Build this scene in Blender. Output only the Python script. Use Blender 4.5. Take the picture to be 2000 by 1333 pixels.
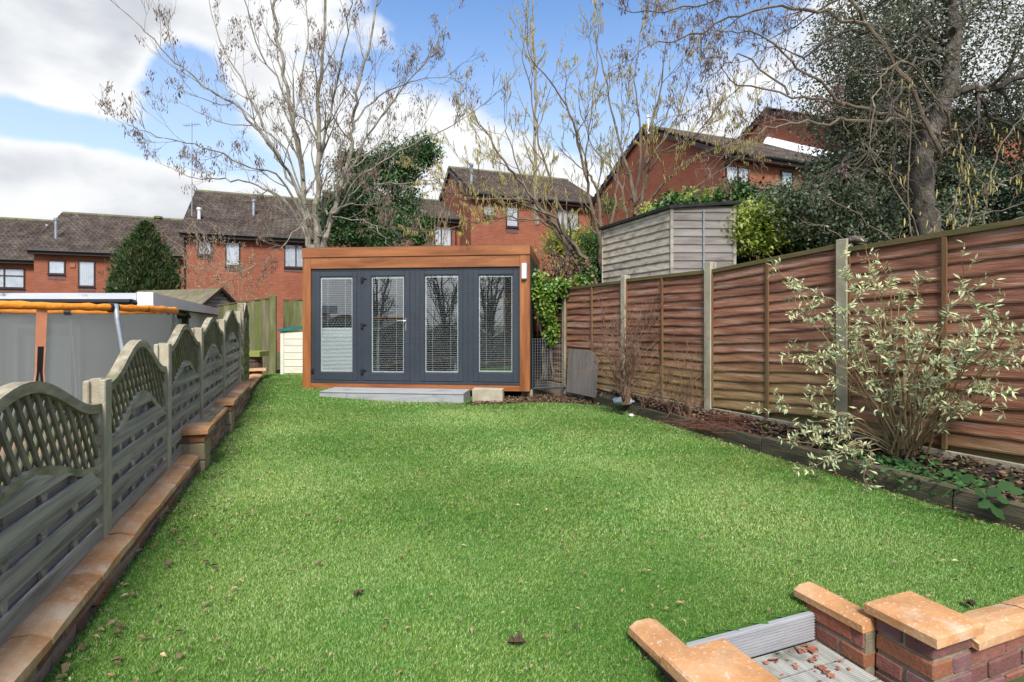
import bpy, math, random
import numpy as np
from mathutils import Vector, Matrix
random.seed(7); rng = np.random.default_rng(11)
for _o in list(bpy.data.objects): bpy.data.objects.remove(_o)
scene = bpy.context.scene; C = scene.collection
# ------------------------------------------------------------------ camera, light, exposure
F, EYE, CX, HY = 1050.0, 1.28, 1000.0, 632.0
cam = bpy.data.cameras.new('camera'); camo = bpy.data.objects.new('camera', cam); C.objects.link(camo)
camo.location = (0, 0, EYE); camo.rotation_euler = (math.radians(90), 0, 0)
cam.sensor_width = 36; cam.lens = F/2000*36; cam.shift_y = -34.5/2000; cam.clip_start = .05; cam.clip_end = 3000
scene.camera = camo
vs = scene.view_settings; vs.view_transform = 'Standard'; vs.look = 'None'; vs.gamma = 1; vs.use_curve_mapping = False
vs.exposure = 1.33
SUN_EL, SUN_AZ = 46.0, 174.0           # compass style: measured from +Y towards +X
sun = bpy.data.lights.new('sun', 'SUN'); suno = bpy.data.objects.new('sun', sun); C.objects.link(suno)
sun.energy = 2.4; sun.angle = math.radians(18); sun.color = (1, .96, .9)
_a, _e = math.radians(SUN_AZ), math.radians(SUN_EL)
_sd = Vector((math.sin(_a)*math.cos(_e), math.cos(_a)*math.cos(_e), math.sin(_e)))
suno.rotation_euler = _sd.to_track_quat('Z', 'Y').to_euler(); suno.location = (0, 0, 30)
scene.cycles.max_bounces = 8; scene.cycles.transparent_max_bounces = 24
scene.cycles.diffuse_bounces = 3; scene.cycles.glossy_bounces = 3; scene.cycles.transmission_bounces = 4
scene.cycles.use_adaptive_sampling = True

# ------------------------------------------------------------------ node helpers
class NT:
    def __init__(s, nt): s.t = nt; s.L = nt.links
    def n(s, typ, ins=None, **kw):
        nd = s.t.nodes.new(typ)
        for k, v in kw.items(): setattr(nd, k, v)
        for k, v in (ins or {}).items():
            sk = nd.inputs[k]
            if isinstance(v, bpy.types.NodeSocket): s.L.new(v, sk)
            else:
                if sk.type == 'RGBA' and len(v) == 3: v = (*v, 1)
                sk.default_value = v
        return nd
    def m(s, op, a, b=0.0, c=0.0, clamp=False):
        nd = s.n('ShaderNodeMath', {0: a, 1: b, 2: c}, operation=op); nd.use_clamp = clamp; return nd.outputs[0]
    def v(s, op, a, b=(0, 0, 0)):
        return s.n('ShaderNodeVectorMath', {0: a, 1: b}, operation=op).outputs[0]
    def mix(s, f, a, b, blend='MIX'):
        nd = s.n('ShaderNodeMix', data_type='RGBA', blend_type=blend)
        for i, v in ((0, f), (6, a), (7, b)):
            if isinstance(v, bpy.types.NodeSocket): s.L.new(v, nd.inputs[i])
            else: nd.inputs[i].default_value = v if i == 0 else (*v[:3], 1)
        return nd.outputs[2]
    def ss(s, x, lo, hi):
        nd = s.n('ShaderNodeMapRange', {0: x, 1: lo, 2: hi, 3: 0.0, 4: 1.0}); nd.interpolation_type = 'SMOOTHSTEP'; return nd.outputs[0]
    def noise(s, vec, scale, detail=4.0, rough=.55):
        return s.n('ShaderNodeTexNoise', {'Vector': vec, 'Scale': scale, 'Detail': detail, 'Roughness': rough}).outputs[0]
    def ramp(s, f, cols, lo=.3, hi=.7):
        nd = s.n('ShaderNodeValToRGB', {0: f}); cr = nd.color_ramp; k = len(cols)
        cr.elements[0].position = lo; cr.elements[0].color = (*cols[0], 1)
        cr.elements[1].position = hi; cr.elements[1].color = (*cols[-1], 1)
        for i in range(1, k-1):
            e = cr.elements.new(lo+(hi-lo)*i/(k-1)); e.color = (*cols[i], 1)
        return nd.outputs[0]

# ------------------------------------------------------------------ sky
w = bpy.data.worlds.new('World'); scene.world = w; w.use_nodes = True
w.node_tree.nodes.clear(); T = NT(w.node_tree)
sky = T.n('ShaderNodeTexSky'); sky.sky_type = 'NISHITA'; sky.sun_disc = False
sky.sun_elevation = _e; sky.sun_rotation = _a; sky.air_density = 1.0; sky.dust_density = .6; sky.ozone_density = 1.6
D_ = T.n('ShaderNodeTexCoord').outputs['Generated']
sx = T.n('ShaderNodeSeparateXYZ', {0: D_})
az = T.m('ARCTAN2', sx.outputs[0], sx.outputs[1]); el = T.m('ARCSINE', sx.outputs[2])
n1 = T.noise(T.v('MULTIPLY', D_, (1, 1, 1.7)), 3.2, 9, .56)
n2 = T.noise(T.v('MULTIPLY', D_, (1, 1, 2.2)), 1.7, 6, .5)
nn = T.m('ADD', T.m('MULTIPLY', T.m('SUBTRACT', n1, .5), 2.3), T.m('MULTIPLY', T.m('SUBTRACT', n2, .5), 1.1))
def blob(a, e, ra, re):
    x = T.m('DIVIDE', T.m('SUBTRACT', az, math.radians(a)), math.radians(ra))
    y = T.m('DIVIDE', T.m('SUBTRACT', el, math.radians(e)), math.radians(re))
    d = T.m('ADD', T.m('MULTIPLY', x, x), T.m('MULTIPLY', y, y))
    return T.m('EXPONENT', T.m('MULTIPLY', d, -1.0))
# general field: a bank of cumulus low all round, thinner overhead
cov = T.m('MULTIPLY', T.m('SUBTRACT', math.radians(19.5), el), 1.9)
cov = T.m('MAXIMUM', cov, -.05)  # floor keeps the sky out of view cloudier, added to whiten ambient light
for (a, e, ra, re, s) in ((-41, 24, 19, 8.5, .85), (-24, 33, 12, 6, .55), (-42, 15.6, 10, 1.7, -1.0), (-31.5, 20.5, 3.8, 4.2, -1.35), (-27, 15, 5, 2.0, -.5),
                          (18, 21, 8, 3.6, .42), (7, 19, 5, 2.6, -.24), (-12, 21, 7, 2.6, .26), (8, 34, 25, 11.5, -1.2), (40, 24, 14, 9, .4), (-16, 24.5, 10, 3, -.1)):
    cov = T.m('ADD', cov, T.m('MULTIPLY', blob(a, e, ra, re), s))
cm = T.m('ADD', cov, nn)
mask = T.ss(cm, -.16, .22)
shade = T.noise(T.v('ADD', T.v('MULTIPLY', D_, (1, 1, 1.9)), (3.1, 1.7, -.06)), 4.0, 7, .5)
thick = T.ss(cm, .02, .75)
cc = T.mix(T.m('MULTIPLY', T.ss(shade, .38, .62), thick), (4.25, 4.3, 4.35), (2.75, 2.9, 3.15))
skc = T.mix(1.0, sky.outputs[0], (.74, .92, 1.08), 'MULTIPLY')
haze = T.m('MULTIPLY', T.ss(el, math.radians(34), math.radians(8)), .62)
skc = T.mix(haze, skc, (3.5, 3.9, 4.3))
out = T.mix(mask, skc, cc)
bg = T.n('ShaderNodeBackground', {0: out, 1: .095})
T.L.new(bg.outputs[0], T.n('ShaderNodeOutputWorld').inputs[0])

# ------------------------------------------------------------------ materials
MATS = {}
def surf(name, cols, scale=3.0, stretch=(1, 1, 1), detail=6, rough=.8, bump=.25, bscale=30.0, rand=.25, spots=(), metallic=0.0,
         zfade=None, lo=.3, hi=.7, attr=False, spec=.3, objrand_cols=None, extra=None, bdist=.01, world=False, trans=0):
    m = bpy.data.materials.new(name); m.use_nodes = True; m.node_tree.nodes.clear(); t = NT(m.node_tree)
    oi = t.n('ShaderNodeObjectInfo').outputs['Random']
    if world: co = t.n('ShaderNodeNewGeometry').outputs['Position']
    else:
        tc = t.n('ShaderNodeTexCoord').outputs['Object']
        co = t.v('ADD', tc, t.v('SCALE', (13.7, 7.1, 19.3)) if False else t.n('ShaderNodeVectorMath', {0: (13.7, 7.1, 19.3), 'Scale': oi}, operation='SCALE').outputs[0])
    st = t.v('MULTIPLY', co, stretch)
    f = t.noise(st, scale, detail, .6)
    col = t.ramp(f, cols, lo, hi)
    if zfade:
        z0, z1, c2 = zfade
        pz = t.n('ShaderNodeSeparateXYZ', {0: t.n('ShaderNodeNewGeometry').outputs['Position']}).outputs[2]
        nz = t.m('ADD', t.m('ADD', pz, t.m('MULTIPLY', t.m('SUBTRACT', oi, .5), .22)), t.m('MULTIPLY', t.m('SUBTRACT', t.noise(st, 2.0, 6, .65), .5), 1.3))
        col = t.mix(t.ss(nz, z0, z1), t.ramp(f, c2, lo, hi), col)
    if objrand_cols:
        nd = t.ramp(oi, objrand_cols, 0.0, 1.0); nd.node.color_ramp.interpolation = 'CONSTANT' if len(objrand_cols) > 2 else 'LINEAR'
        col = t.mix(.85, col, nd)
        col = t.mix(t.m('MULTIPLY', t.ss(t.noise(co, 22.0, 5), .45, .75), .5), col, t.mix(1.0, col, (1.5, 1.5, 1.5), 'MULTIPLY'))
    for (sc_, s_scale, s_lo, s_hi, amt, s_st) in spots:
        g = t.noise(t.v('MULTIPLY', co, s_st), s_scale, 5, .62)
        col = t.mix(t.m('MULTIPLY', t.ss(g, s_lo, s_hi), amt), col, sc_)
    rv = t.n('ShaderNodeAttribute', attribute_name='rnd').outputs['Fac'] if attr else oi
    hsv = t.n('ShaderNodeHueSaturation', {'Value': t.m('ADD', t.m('MULTIPLY', rv, rand), 1-rand/2), 'Color': col})
    if attr: hsv.inputs['Hue'].default_value = .5
    bs = t.n('ShaderNodeBsdfPrincipled', {'Base Color': hsv.outputs[0], 'Roughness': rough, 'Metallic': metallic, 'Specular IOR Level': spec})
    if bump > 0:
        bf = t.m('ADD', t.m('MULTIPLY', f, .6), t.noise(st, bscale, 4, .6))
        b = t.n('ShaderNodeBump', {'Strength': bump, 'Distance': bdist, 'Height': bf}); t.L.new(b.outputs[0], bs.inputs['Normal'])
    sh = bs.outputs[0]
    if trans:
        tr = t.n('ShaderNodeBsdfTranslucent', {'Color': hsv.outputs[0]})
        sh = t.n('ShaderNodeMixShader', {0: trans, 1: sh, 2: tr.outputs[0]}).outputs[0]
    t.L.new(sh, t.n('ShaderNodeOutputMaterial').inputs[0]); MATS[name] = m; return m
W = (1, 1, 1)
GX, GZ, GY = (.35, 8, 8), (8, 8, .35), (8, .35, 8)
surf('turf', [(.035, .10, .012), (.06, .16, .02)], 20, bump=.5, bscale=200, rough=.95, world=True)
def blade_mat():
    m = bpy.data.materials.new('grass_blade'); m.use_nodes = True; m.node_tree.nodes.clear(); t = NT(m.node_tree)
    r = t.n('ShaderNodeAttribute', attribute_name='rnd').outputs['Fac']
    pos = t.n('ShaderNodeNewGeometry').outputs['Position']
    big = t.ss(t.noise(pos, .9, 5, .62), .34, .66)  # broad patches that put the pile's sheen into the blade colour
    c = t.ramp(r, [(.13, .235, .04), (.235, .385, .072), (.35, .51, .13), (.54, .64, .32)], 0, 1)
    c = t.mix(big, t.mix(1.0, c, (.78, .90, .80), 'MULTIPLY'), t.mix(1.0, c, (1.22, 1.10, 1.2), 'MULTIPLY'))
    bs = t.n('ShaderNodeBsdfPrincipled', {'Base Color': c, 'Roughness': .42, 'Specular IOR Level': .45})
    tr = t.n('ShaderNodeBsdfTranslucent', {'Color': c})
    t.L.new(t.n('ShaderNodeMixShader', {0: .3, 1: bs.outputs[0], 2: tr.outputs[0]}).outputs[0], t.n('ShaderNodeOutputMaterial').inputs[0]); MATS['grass_blade'] = m
blade_mat()
surf('soil', [(.02, .014, .01), (.05, .035, .025)], 12, bump=.8, bscale=60, world=True, bdist=.03)
surf('far_ground', [(.05, .07, .02), (.09, .10, .04)], 1.2, bump=.5, world=True)
surf('fence_red', [(.105, .046, .030), (.255, .105, .063), (.39, .215, .14)], 3.2, (.5, 5, 5), rand=.28, bump=.6, bscale=22,
     zfade=(.35, 1.15, [(.14, .08, .035), (.32, .20, .085), (.45, .30, .14)]),
     spots=(((.40, .33, .27), 2.6, .55, .72, .62, (.35, 5, 6)), ((.42, .34, .26), 7, .58, .68, .6, (.3, 5, 9)), ((.05, .032, .022), 6, .58, .70, .55, (.25, 4, 10)), ((.045, .03, .02), 1.6, .54, .76, .6, (.5, 3, 5)), ((.03, .02, .015), 14, .72, .76, .8, (.8, 1, 1)), ((.05, .06, .015), 1.3, .6, .8, .5, W)), rough=.85)
surf('fence_red_near', [(.105, .046, .030), (.255, .105, .063), (.39, .215, .14)], 3.2, (.5, 5, 5), rand=.28, bump=.6, bscale=22,
     zfade=(.10, .62, [(.10, .06, .03), (.24, .15, .07), (.36, .24, .12)]),
     spots=(((.40, .33, .27), 2.6, .55, .72, .62, (.35, 5, 6)), ((.42, .34, .26), 7, .58, .68, .6, (.3, 5, 9)), ((.05, .032, .022), 6, .58, .70, .55, (.25, 4, 10)), ((.045, .03, .02), 1.6, .54, .76, .6, (.5, 3, 5)), ((.03, .02, .015), 14, .72, .76, .8, (.8, 1, 1)), ((.05, .06, .015), 1.3, .6, .8, .5, W)), rough=.85)
surf('fence_rail', [(.10, .075, .03), (.17, .125, .055)], 3, GX, rand=.2, bump=.5, spots=(((.07, .09, .02), 2, .45, .7, .6, W),))
surf('fence_batten', [(.15, .07, .03), (.22, .11, .05)], 3, GZ, rand=.3, bump=.5, zfade=(.4, 1.2, [(.14, .09, .04), (.2, .13, .06)]), spots=(((.12, .11, .05), 2, .5, .7, .5, W),))
surf('grey_slat', [(.17, .148, .125), (.31, .275, .238), (.45, .405, .35)], 3, GX, rand=.3, bump=.5, bscale=20, spots=(((.05, .052, .05), 2.5, .55, .72, .6, (.4, 5, 5)), ((.09, .12, .03), 1.6, .64, .78, .5, W), ((.035, .033, .03), 9, .70, .74, .8, (.6, 1, 1))), rough=.8)
surf('mossy_rail', [(.17, .145, .095), (.33, .285, .20), (.46, .405, .30)], 4, (1.5, 6, 6), rand=.2, bump=.4, spots=(((.08, .10, .02), 2.2, .5, .68, .65, W), ((.05, .05, .04), 3, .6, .75, .6, W)))
surf('lattice', [(.12, .105, .07), (.24, .215, .15)], 5, rand=.3, bump=.4, spots=(((.09, .13, .015), 3, .52, .68, .7, W), ((.04, .04, .03), 4, .6, .75, .5, W)))
surf('concrete', [(.30, .26, .185), (.45, .40, .30)], 6, rand=.12, bump=.5, bscale=90, spots=(((.16, .15, .09), 2.5, .5, .72, .6, (1, 1, .4)), ((.06, .06, .045), 11, .66, .74, .6, W)))
surf('coping', [(.36, .165, .065), (.52, .265, .115), (.62, .41, .24)], 3.5, rand=.16, bump=.35, bscale=60, rough=.75,
     spots=(((.70, .60, .46), 60, .58, .66, .5, W), ((.22, .10, .04), 7, .56, .74, .5, W), ((.68, .60, .48), 4, .52, .75, .55, W), ((.10, .09, .04), 3, .60, .78, .6, W), ((.05, .045, .03), 30, .70, .75, .6, W)))
surf('brick', [(.16, .07, .05), (.24, .12, .09)], 9, rand=.3, bump=.6, bscale=70, spots=(((.34, .29, .22), 5, .56, .75, .45, W), ((.05, .035, .03), 8, .6, .75, .5, W)),
     objrand_cols=[(.17, .075, .065), (.26, .10, .05), (.24, .15, .11), (.16, .085, .085), (.30, .20, .13), (.20, .08, .06), (.30, .10, .05)])
surf('mortar', [(.20, .165, .11), (.32, .28, .2)], 14, bump=.6, bscale=90, spots=(((.10, .085, .04), 4, .5, .7, .5, W),))
surf('broken_brick', [(.24, .075, .04), (.38, .14, .08)], 16, rand=.3, bump=.8, bscale=60)
surf('block_buff', [(.22, .17, .09), (.34, .27, .16)], 6, bump=.6, bscale=60, rand=.2, spots=(((.08, .08, .05), 6, .6, .7, .6, W),))
surf('oak', [(.19, .062, .020), (.28, .10, .034), (.37, .145, .052)], 1.7, (.5, 6, 6), rand=.1, bump=.05, rough=.42, spec=.45, spots=(((.13, .042, .014), 1.3, .50, .70, .65, (.7, 5, 5)), ((.11, .036, .014), 4, .62, .72, .6, (.8, 4, 4))))
surf('oak_vertical', [(.19, .062, .020), (.28, .10, .034), (.37, .145, .052)], 1.7, (6, 6, .5), rand=.1, bump=.05, rough=.42, spec=.45, spots=(((.13, .042, .014), 1.3, .50, .70, .65, (5, 5, .7)), ((.11, .036, .014), 4, .62, .72, .6, (4, 4, .8))))
surf('anthracite', [(.032, .039, .050), (.040, .048, .061)], 3, rand=.04, bump=.03, rough=.38, spec=.5)
surf('anthracite_wall', [(.03, .038, .04), (.045, .055, .055)], 3, rand=.04, bump=.1, rough=.6)
surf('rubber', [(.012, .012, .014), (.02, .02, .022)], 3, bump=0, rough=.5)
surf('white_plastic', [(.66, .67, .68), (.74, .74, .75)], 2, bump=.04, rough=.4, rand=.05, spots=(((.45, .45, .42), 3, .6, .8, .3, W),))
surf('white_render', [(.55, .54, .54), (.68, .67, .67)], 2, bump=.2, rough=.8, rand=.05)
surf('blind', [(.70, .71, .70), (.78, .78, .77)], 2, bump=0, rough=.5, rand=0)
surf('grey_fascia', [(.42, .45, .50), (.62, .64, .66)], 1.5, (.4, 3, 3), bump=.1, rough=.5, spots=(((.06, .07, .06), 4, .60, .72, .7, (1, 1, 2)),))
surf('steel', [(.5, .5, .5), (.62, .62, .62)], 4, bump=.03, rough=.3, metallic=.9)
surf('galvanised', [(.24, .26, .28), (.36, .39, .43)], 6, bump=.1, rough=.45, metallic=.4)
surf('black_plastic', [(.012, .012, .014), (.02, .02, .02)], 3, bump=.05, rough=.45)
surf('composite', [(.26, .26, .27), (.36, .36, .37)], 5, (.6, 6, 6), rand=.12, bump=.2, rough=.6, spots=(((.12, .12, .11), 2.5, .52, .7, .55, (.8, 1, 1)),))
surf('deck', [(.19, .19, .17), (.36, .35, .31)], 4, (8, .6, 8), rand=.15, bump=.5, bscale=22, rough=.8, spots=(((.055, .06, .05), 2.8, .53, .66, .7, W), ((.42, .40, .35), 24, .66, .72, .5, W)))
surf('sleeper', [(.055, .045, .030), (.125, .105, .065)], 3.5, (.5, 7, 7), rand=.3, bump=.8, bscale=14, spots=(((.035, .055, .01), 2.5, .5, .68, .55, W), ((.02, .016, .012), 4, .6, .75, .6, (.5, 3, 3))))
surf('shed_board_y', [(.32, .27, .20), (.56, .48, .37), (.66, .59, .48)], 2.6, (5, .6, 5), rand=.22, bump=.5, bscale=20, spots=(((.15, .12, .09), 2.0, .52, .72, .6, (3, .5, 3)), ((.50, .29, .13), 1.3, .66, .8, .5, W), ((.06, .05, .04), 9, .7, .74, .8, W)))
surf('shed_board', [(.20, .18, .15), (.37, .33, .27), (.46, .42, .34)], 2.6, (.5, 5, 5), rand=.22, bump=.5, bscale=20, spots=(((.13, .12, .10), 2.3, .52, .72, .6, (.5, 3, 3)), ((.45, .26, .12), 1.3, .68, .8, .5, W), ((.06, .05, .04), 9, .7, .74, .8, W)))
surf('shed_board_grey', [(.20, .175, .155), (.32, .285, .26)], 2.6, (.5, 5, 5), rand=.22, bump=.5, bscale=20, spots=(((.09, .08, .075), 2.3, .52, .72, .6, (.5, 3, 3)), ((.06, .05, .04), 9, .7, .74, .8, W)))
surf('felt', [(.018, .018, .02), (.05, .05, .05)], 8, bump=.7, bscale=90, rough=.95)
surf('felt_mossy', [(.11, .09, .06), (.20, .18, .11)], 4, bump=.7, bscale=50, rough=.95, spots=(((.10, .12, .03), 3, .5, .7, .6, W),))
surf('green_board', [(.075, .072, .035), (.15, .145, .07), (.22, .20, .12)], 3, (5, 5, .5), rand=.4, bump=.6, spots=(((.11, .14, .02), 1.1, .46, .66, .6, (1, 1, .5)), ((.04, .04, .03), 3, .6, .75, .6, (3, 3, .6))))
surf('green_slat', [(.13, .15, .03), (.22, .24, .07)], 3, GX, rand=.3, bump=.5)
surf('barrel', [(.055, .035, .028), (.11, .075, .06)], 4, GZ, rand=.2, bump=.5)
surf('cream_plastic', [(.60, .57, .47), (.70, .67, .57)], 3, rand=.06, bump=.15, rough=.5, spots=(((.38, .36, .26), 2, .55, .8, .35, W),))
surf('teal_plastic', [(.01, .13, .12), (.02, .19, .17)], 5, bump=.2, rough=.5)
surf('tile', [(.042, .030, .025), (.075, .056, .046), (.115, .09, .075)], 1.4, rand=.6, bump=.6, bscale=8, bdist=.05, rough=.9, attr=True, spots=(((.16, .16, .09), 2.2, .56, .72, .6, W), ((.035, .028, .026), 3.5, .58, .7, .6, W), ((.30, .27, .23), 6, .64, .72, .45, W)))
surf('ridge_tile', [(.09, .08, .06), (.16, .15, .09)], 3, rand=.2, bump=.5, spots=(((.15, .18, .03), 2.5, .48, .64, .8, W),))
surf('dark_frame', [(.028, .015, .014), (.05, .026, .024)], 2, bump=.05, rough=.5, rand=.1)
surf('dark_brick', [(.09, .045, .04), (.15, .08, .07)], 12, bump=.4, rand=.2)
surf('bark_grey', [(.13, .11, .08), (.27, .24, .185), (.38, .345, .28)], 5, (3, 3, .8), bump=.7, bscale=20, rand=.1, bdist=.03, spots=(((.12, .12, .05), 3, .5, .7, .5, W), ((.07, .06, .05), 6, .6, .7, .6, (1, 1, 3))))
surf('bark_hazel', [(.10, .075, .05), (.20, .155, .11)], 5, (3, 3, .8), bump=.5, rand=.1, spots=(((.28, .26, .2), 4, .6, .7, .5, W),))
surf('bark_dark', [(.05, .04, .032), (.12, .10, .08), (.17, .145, .12)], 4, (2.5, 2.5, 1), bump=1.0, bscale=16, bdist=.05, rand=.1, spots=(((.08, .09, .03), 2, .55, .7, .5, W),))
surf('twig_brown', [(.11, .06, .04), (.20, .12, .08)], 5, bump=.2, rand=.1, attr=True)
surf('twig_red', [(.16, .065, .04), (.27, .12, .075)], 5, bump=.2, rand=.5, attr=True)
surf('stem_tan', [(.20, .14, .075), (.36, .27, .15)], 5, bump=.2, rand=.3)
surf('seed', [(.13, .08, .06), (.22, .145, .115)], 5, bump=0, rand=.5, attr=True, trans=.2)
surf('catkin', [(.40, .33, .09), (.55, .47, .16)], 5, bump=.2, rand=.4, attr=True, trans=.2)
def leafm(name, cols, rand=.6, spec=.5, rough=.45, trans=.25, scale=1.2):
    surf(name, cols, scale, bump=0, rand=rand, attr=True, spec=spec, rough=rough, trans=trans, world=True)
leafm('leaf_holly', [(.06, .08, .04), (.12, .14, .075), (.25, .26, .17)])
leafm('leaf_variegated', [(.045, .075, .035), (.12, .155, .085), (.27, .30, .19)], scale=6)
leafm('leaf_dark', [(.012, .03, .012), (.03, .06, .025)])
leafm('leaf_glossy', [(.025, .065, .018), (.065, .135, .035), (.13, .22, .07)], scale=2)
leafm('leaf_laurel', [(.03, .085, .015), (.06, .14, .025), (.10, .2, .035)])
leafm('leaf_goldhedge', [(.10, .17, .02), (.32, .40, .06), (.55, .58, .16)], scale=2.2)
leafm('leaf_golden', [(.16, .24, .02), (.45, .45, .05)], scale=4)
leafm('leaf_ivy', [(.05, .12, .015), (.13, .24, .03), (.32, .40, .07)], scale=4)
leafm('leaf_conifer', [(.028, .048, .014), (.055, .095, .028), (.12, .10, .05)], trans=.1, scale=2.5)
leafm('leaf_buddleja', [(.28, .37, .23), (.50, .55, .30), (.70, .69, .40)], scale=9, rand=.35, rough=.7)
leafm('leaf_bramble', [(.03, .085, .025), (.07, .16, .045)], scale=4, rough=.75, spec=.2)
leafm('leaf_dead', [(.14, .06, .03), (.36, .22, .12), (.62, .48, .30)], scale=14, rand=.8, rough=.8, trans=.1)
leafm('leaf_mulch', [(.045, .027, .016), (.125, .075, .042), (.23, .15, .09)], scale=16, rand=.9, rough=.85, trans=0)
leafm('leaf_dried', [(.16, .13, .09), (.34, .29, .2)], scale=9, trans=.1)
surf('berry', [(.5, .01, .012), (.6, .03, .02)], 5, bump=0, rough=.3)
surf('orange_fabric', [(.62, .19, .015), (.85, .31, .03)], 9, bump=.6, bscale=25, rough=.55, bdist=.02, spots=(((.35, .12, .02), 8, .58, .7, .4, (1, 1, 3)),))
surf('orange_strap', [(.62, .24, .12), (.72, .31, .17)], 9, bump=.2, bscale=40, rough=.7)
surf('bag', [(.45, .55, .60), (.60, .68, .70)], 12, bump=.5, rough=.4)
surf('wicker', [(.15, .13, .115), (.25, .22, .20)], 5, (6, 6, .6), bump=.5, rand=.2)
surf('carpet', [(.13, .13, .13), (.17, .17, .17)], 30, bump=.3)
surf('inner_wall', [(.20, .20, .20), (.24, .24, .24)], 3, bump=0)
def mk_glass(name, tint, refl=1.5, rough=0.0):
    m = bpy.data.materials.new(name); m.use_nodes = True; m.node_tree.nodes.clear(); t = NT(m.node_tree)
    fc = t.n('ShaderNodeLayerWeight', {'Blend': .5}).outputs['Facing']; r0 = ((refl-1)/(refl+1))**2
    fr = t.n('ShaderNodeMath', {0: t.m('POWER', fc, 5.0), 1: 1-r0, 2: r0}, operation='MULTIPLY_ADD')
    a = t.n('ShaderNodeBsdfTransparent', {'Color': tint}); b = t.n('ShaderNodeBsdfGlossy', {'Roughness': rough, 'Color': (1, 1, 1)})
    t.L.new(t.n('ShaderNodeMixShader', {0: fr.outputs[0], 1: a.outputs[0], 2: b.outputs[0]}).outputs[0], t.n('ShaderNodeOutputMaterial').inputs[0]); MATS[name] = m
mk_glass('glass', (.90, .93, .93), 2.3)
mk_glass('house_glass', (.97, .98, 1), 1.7)
surf('curtain_cloth', [(.36, .38, .39), (.50, .52, .53)], 3, bump=0)
def mk_net():
    m = bpy.data.materials.new('net'); m.use_nodes = True; m.node_tree.nodes.clear(); t = NT(m.node_tree)
    a = t.n('ShaderNodeBsdfTransparent'); b = t.n('ShaderNodeBsdfDiffuse', {'Color': (.25, .26, .255)})
    g = .40
    t.L.new(t.n('ShaderNodeMixShader', {0: g, 1: a.outputs[0], 2: b.outputs[0]}).outputs[0], t.n('ShaderNodeOutputMaterial').inputs[0]); MATS['net'] = m
mk_net()
def mk_housebrick():
    m = bpy.data.materials.new('house_brick'); m.use_nodes = True; m.node_tree.nodes.clear(); t = NT(m.node_tree)
    s = t.n('ShaderNodeSeparateXYZ', {0: t.n('ShaderNodeTexCoord').outputs['Object']})
    v = t.n('ShaderNodeCombineXYZ', {0: t.m('ADD', s.outputs[0], s.outputs[1]), 1: s.outputs[2]}).outputs[0]
    b = t.n('ShaderNodeTexBrick', {'Vector': v, 'Color1': (.275, .078, .042, 1), 'Color2': (.20, .055, .034, 1), 'Mortar': (.20, .095, .06, 1), 'Scale': 1.0, 'Mortar Size': .012,
            'Mortar Smooth': .1, 'Bias': 0.0, 'Brick Width': .225, 'Row Height': .075})
    n = t.ss(t.noise(v, .8, 5), .3, .7)
    c = t.mix(n, b.outputs[0], t.mix(1.0, b.outputs[0], (1.25, 1.3, 1.25), 'MULTIPLY'))
    bs = t.n('ShaderNodeBsdfPrincipled', {'Base Color': c, 'Roughness': .9, 'Specular IOR Level': .2})
    bp = t.n('ShaderNodeBump', {'Strength': .5, 'Distance': .01, 'Height': t.m('SUBTRACT', 1.0, b.outputs[1])}); t.L.new(bp.outputs[0], bs.inputs['Normal'])
    t.L.new(bs.outputs[0], t.n('ShaderNodeOutputMaterial').inputs[0]); MATS['house_brick'] = m
mk_housebrick()

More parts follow.
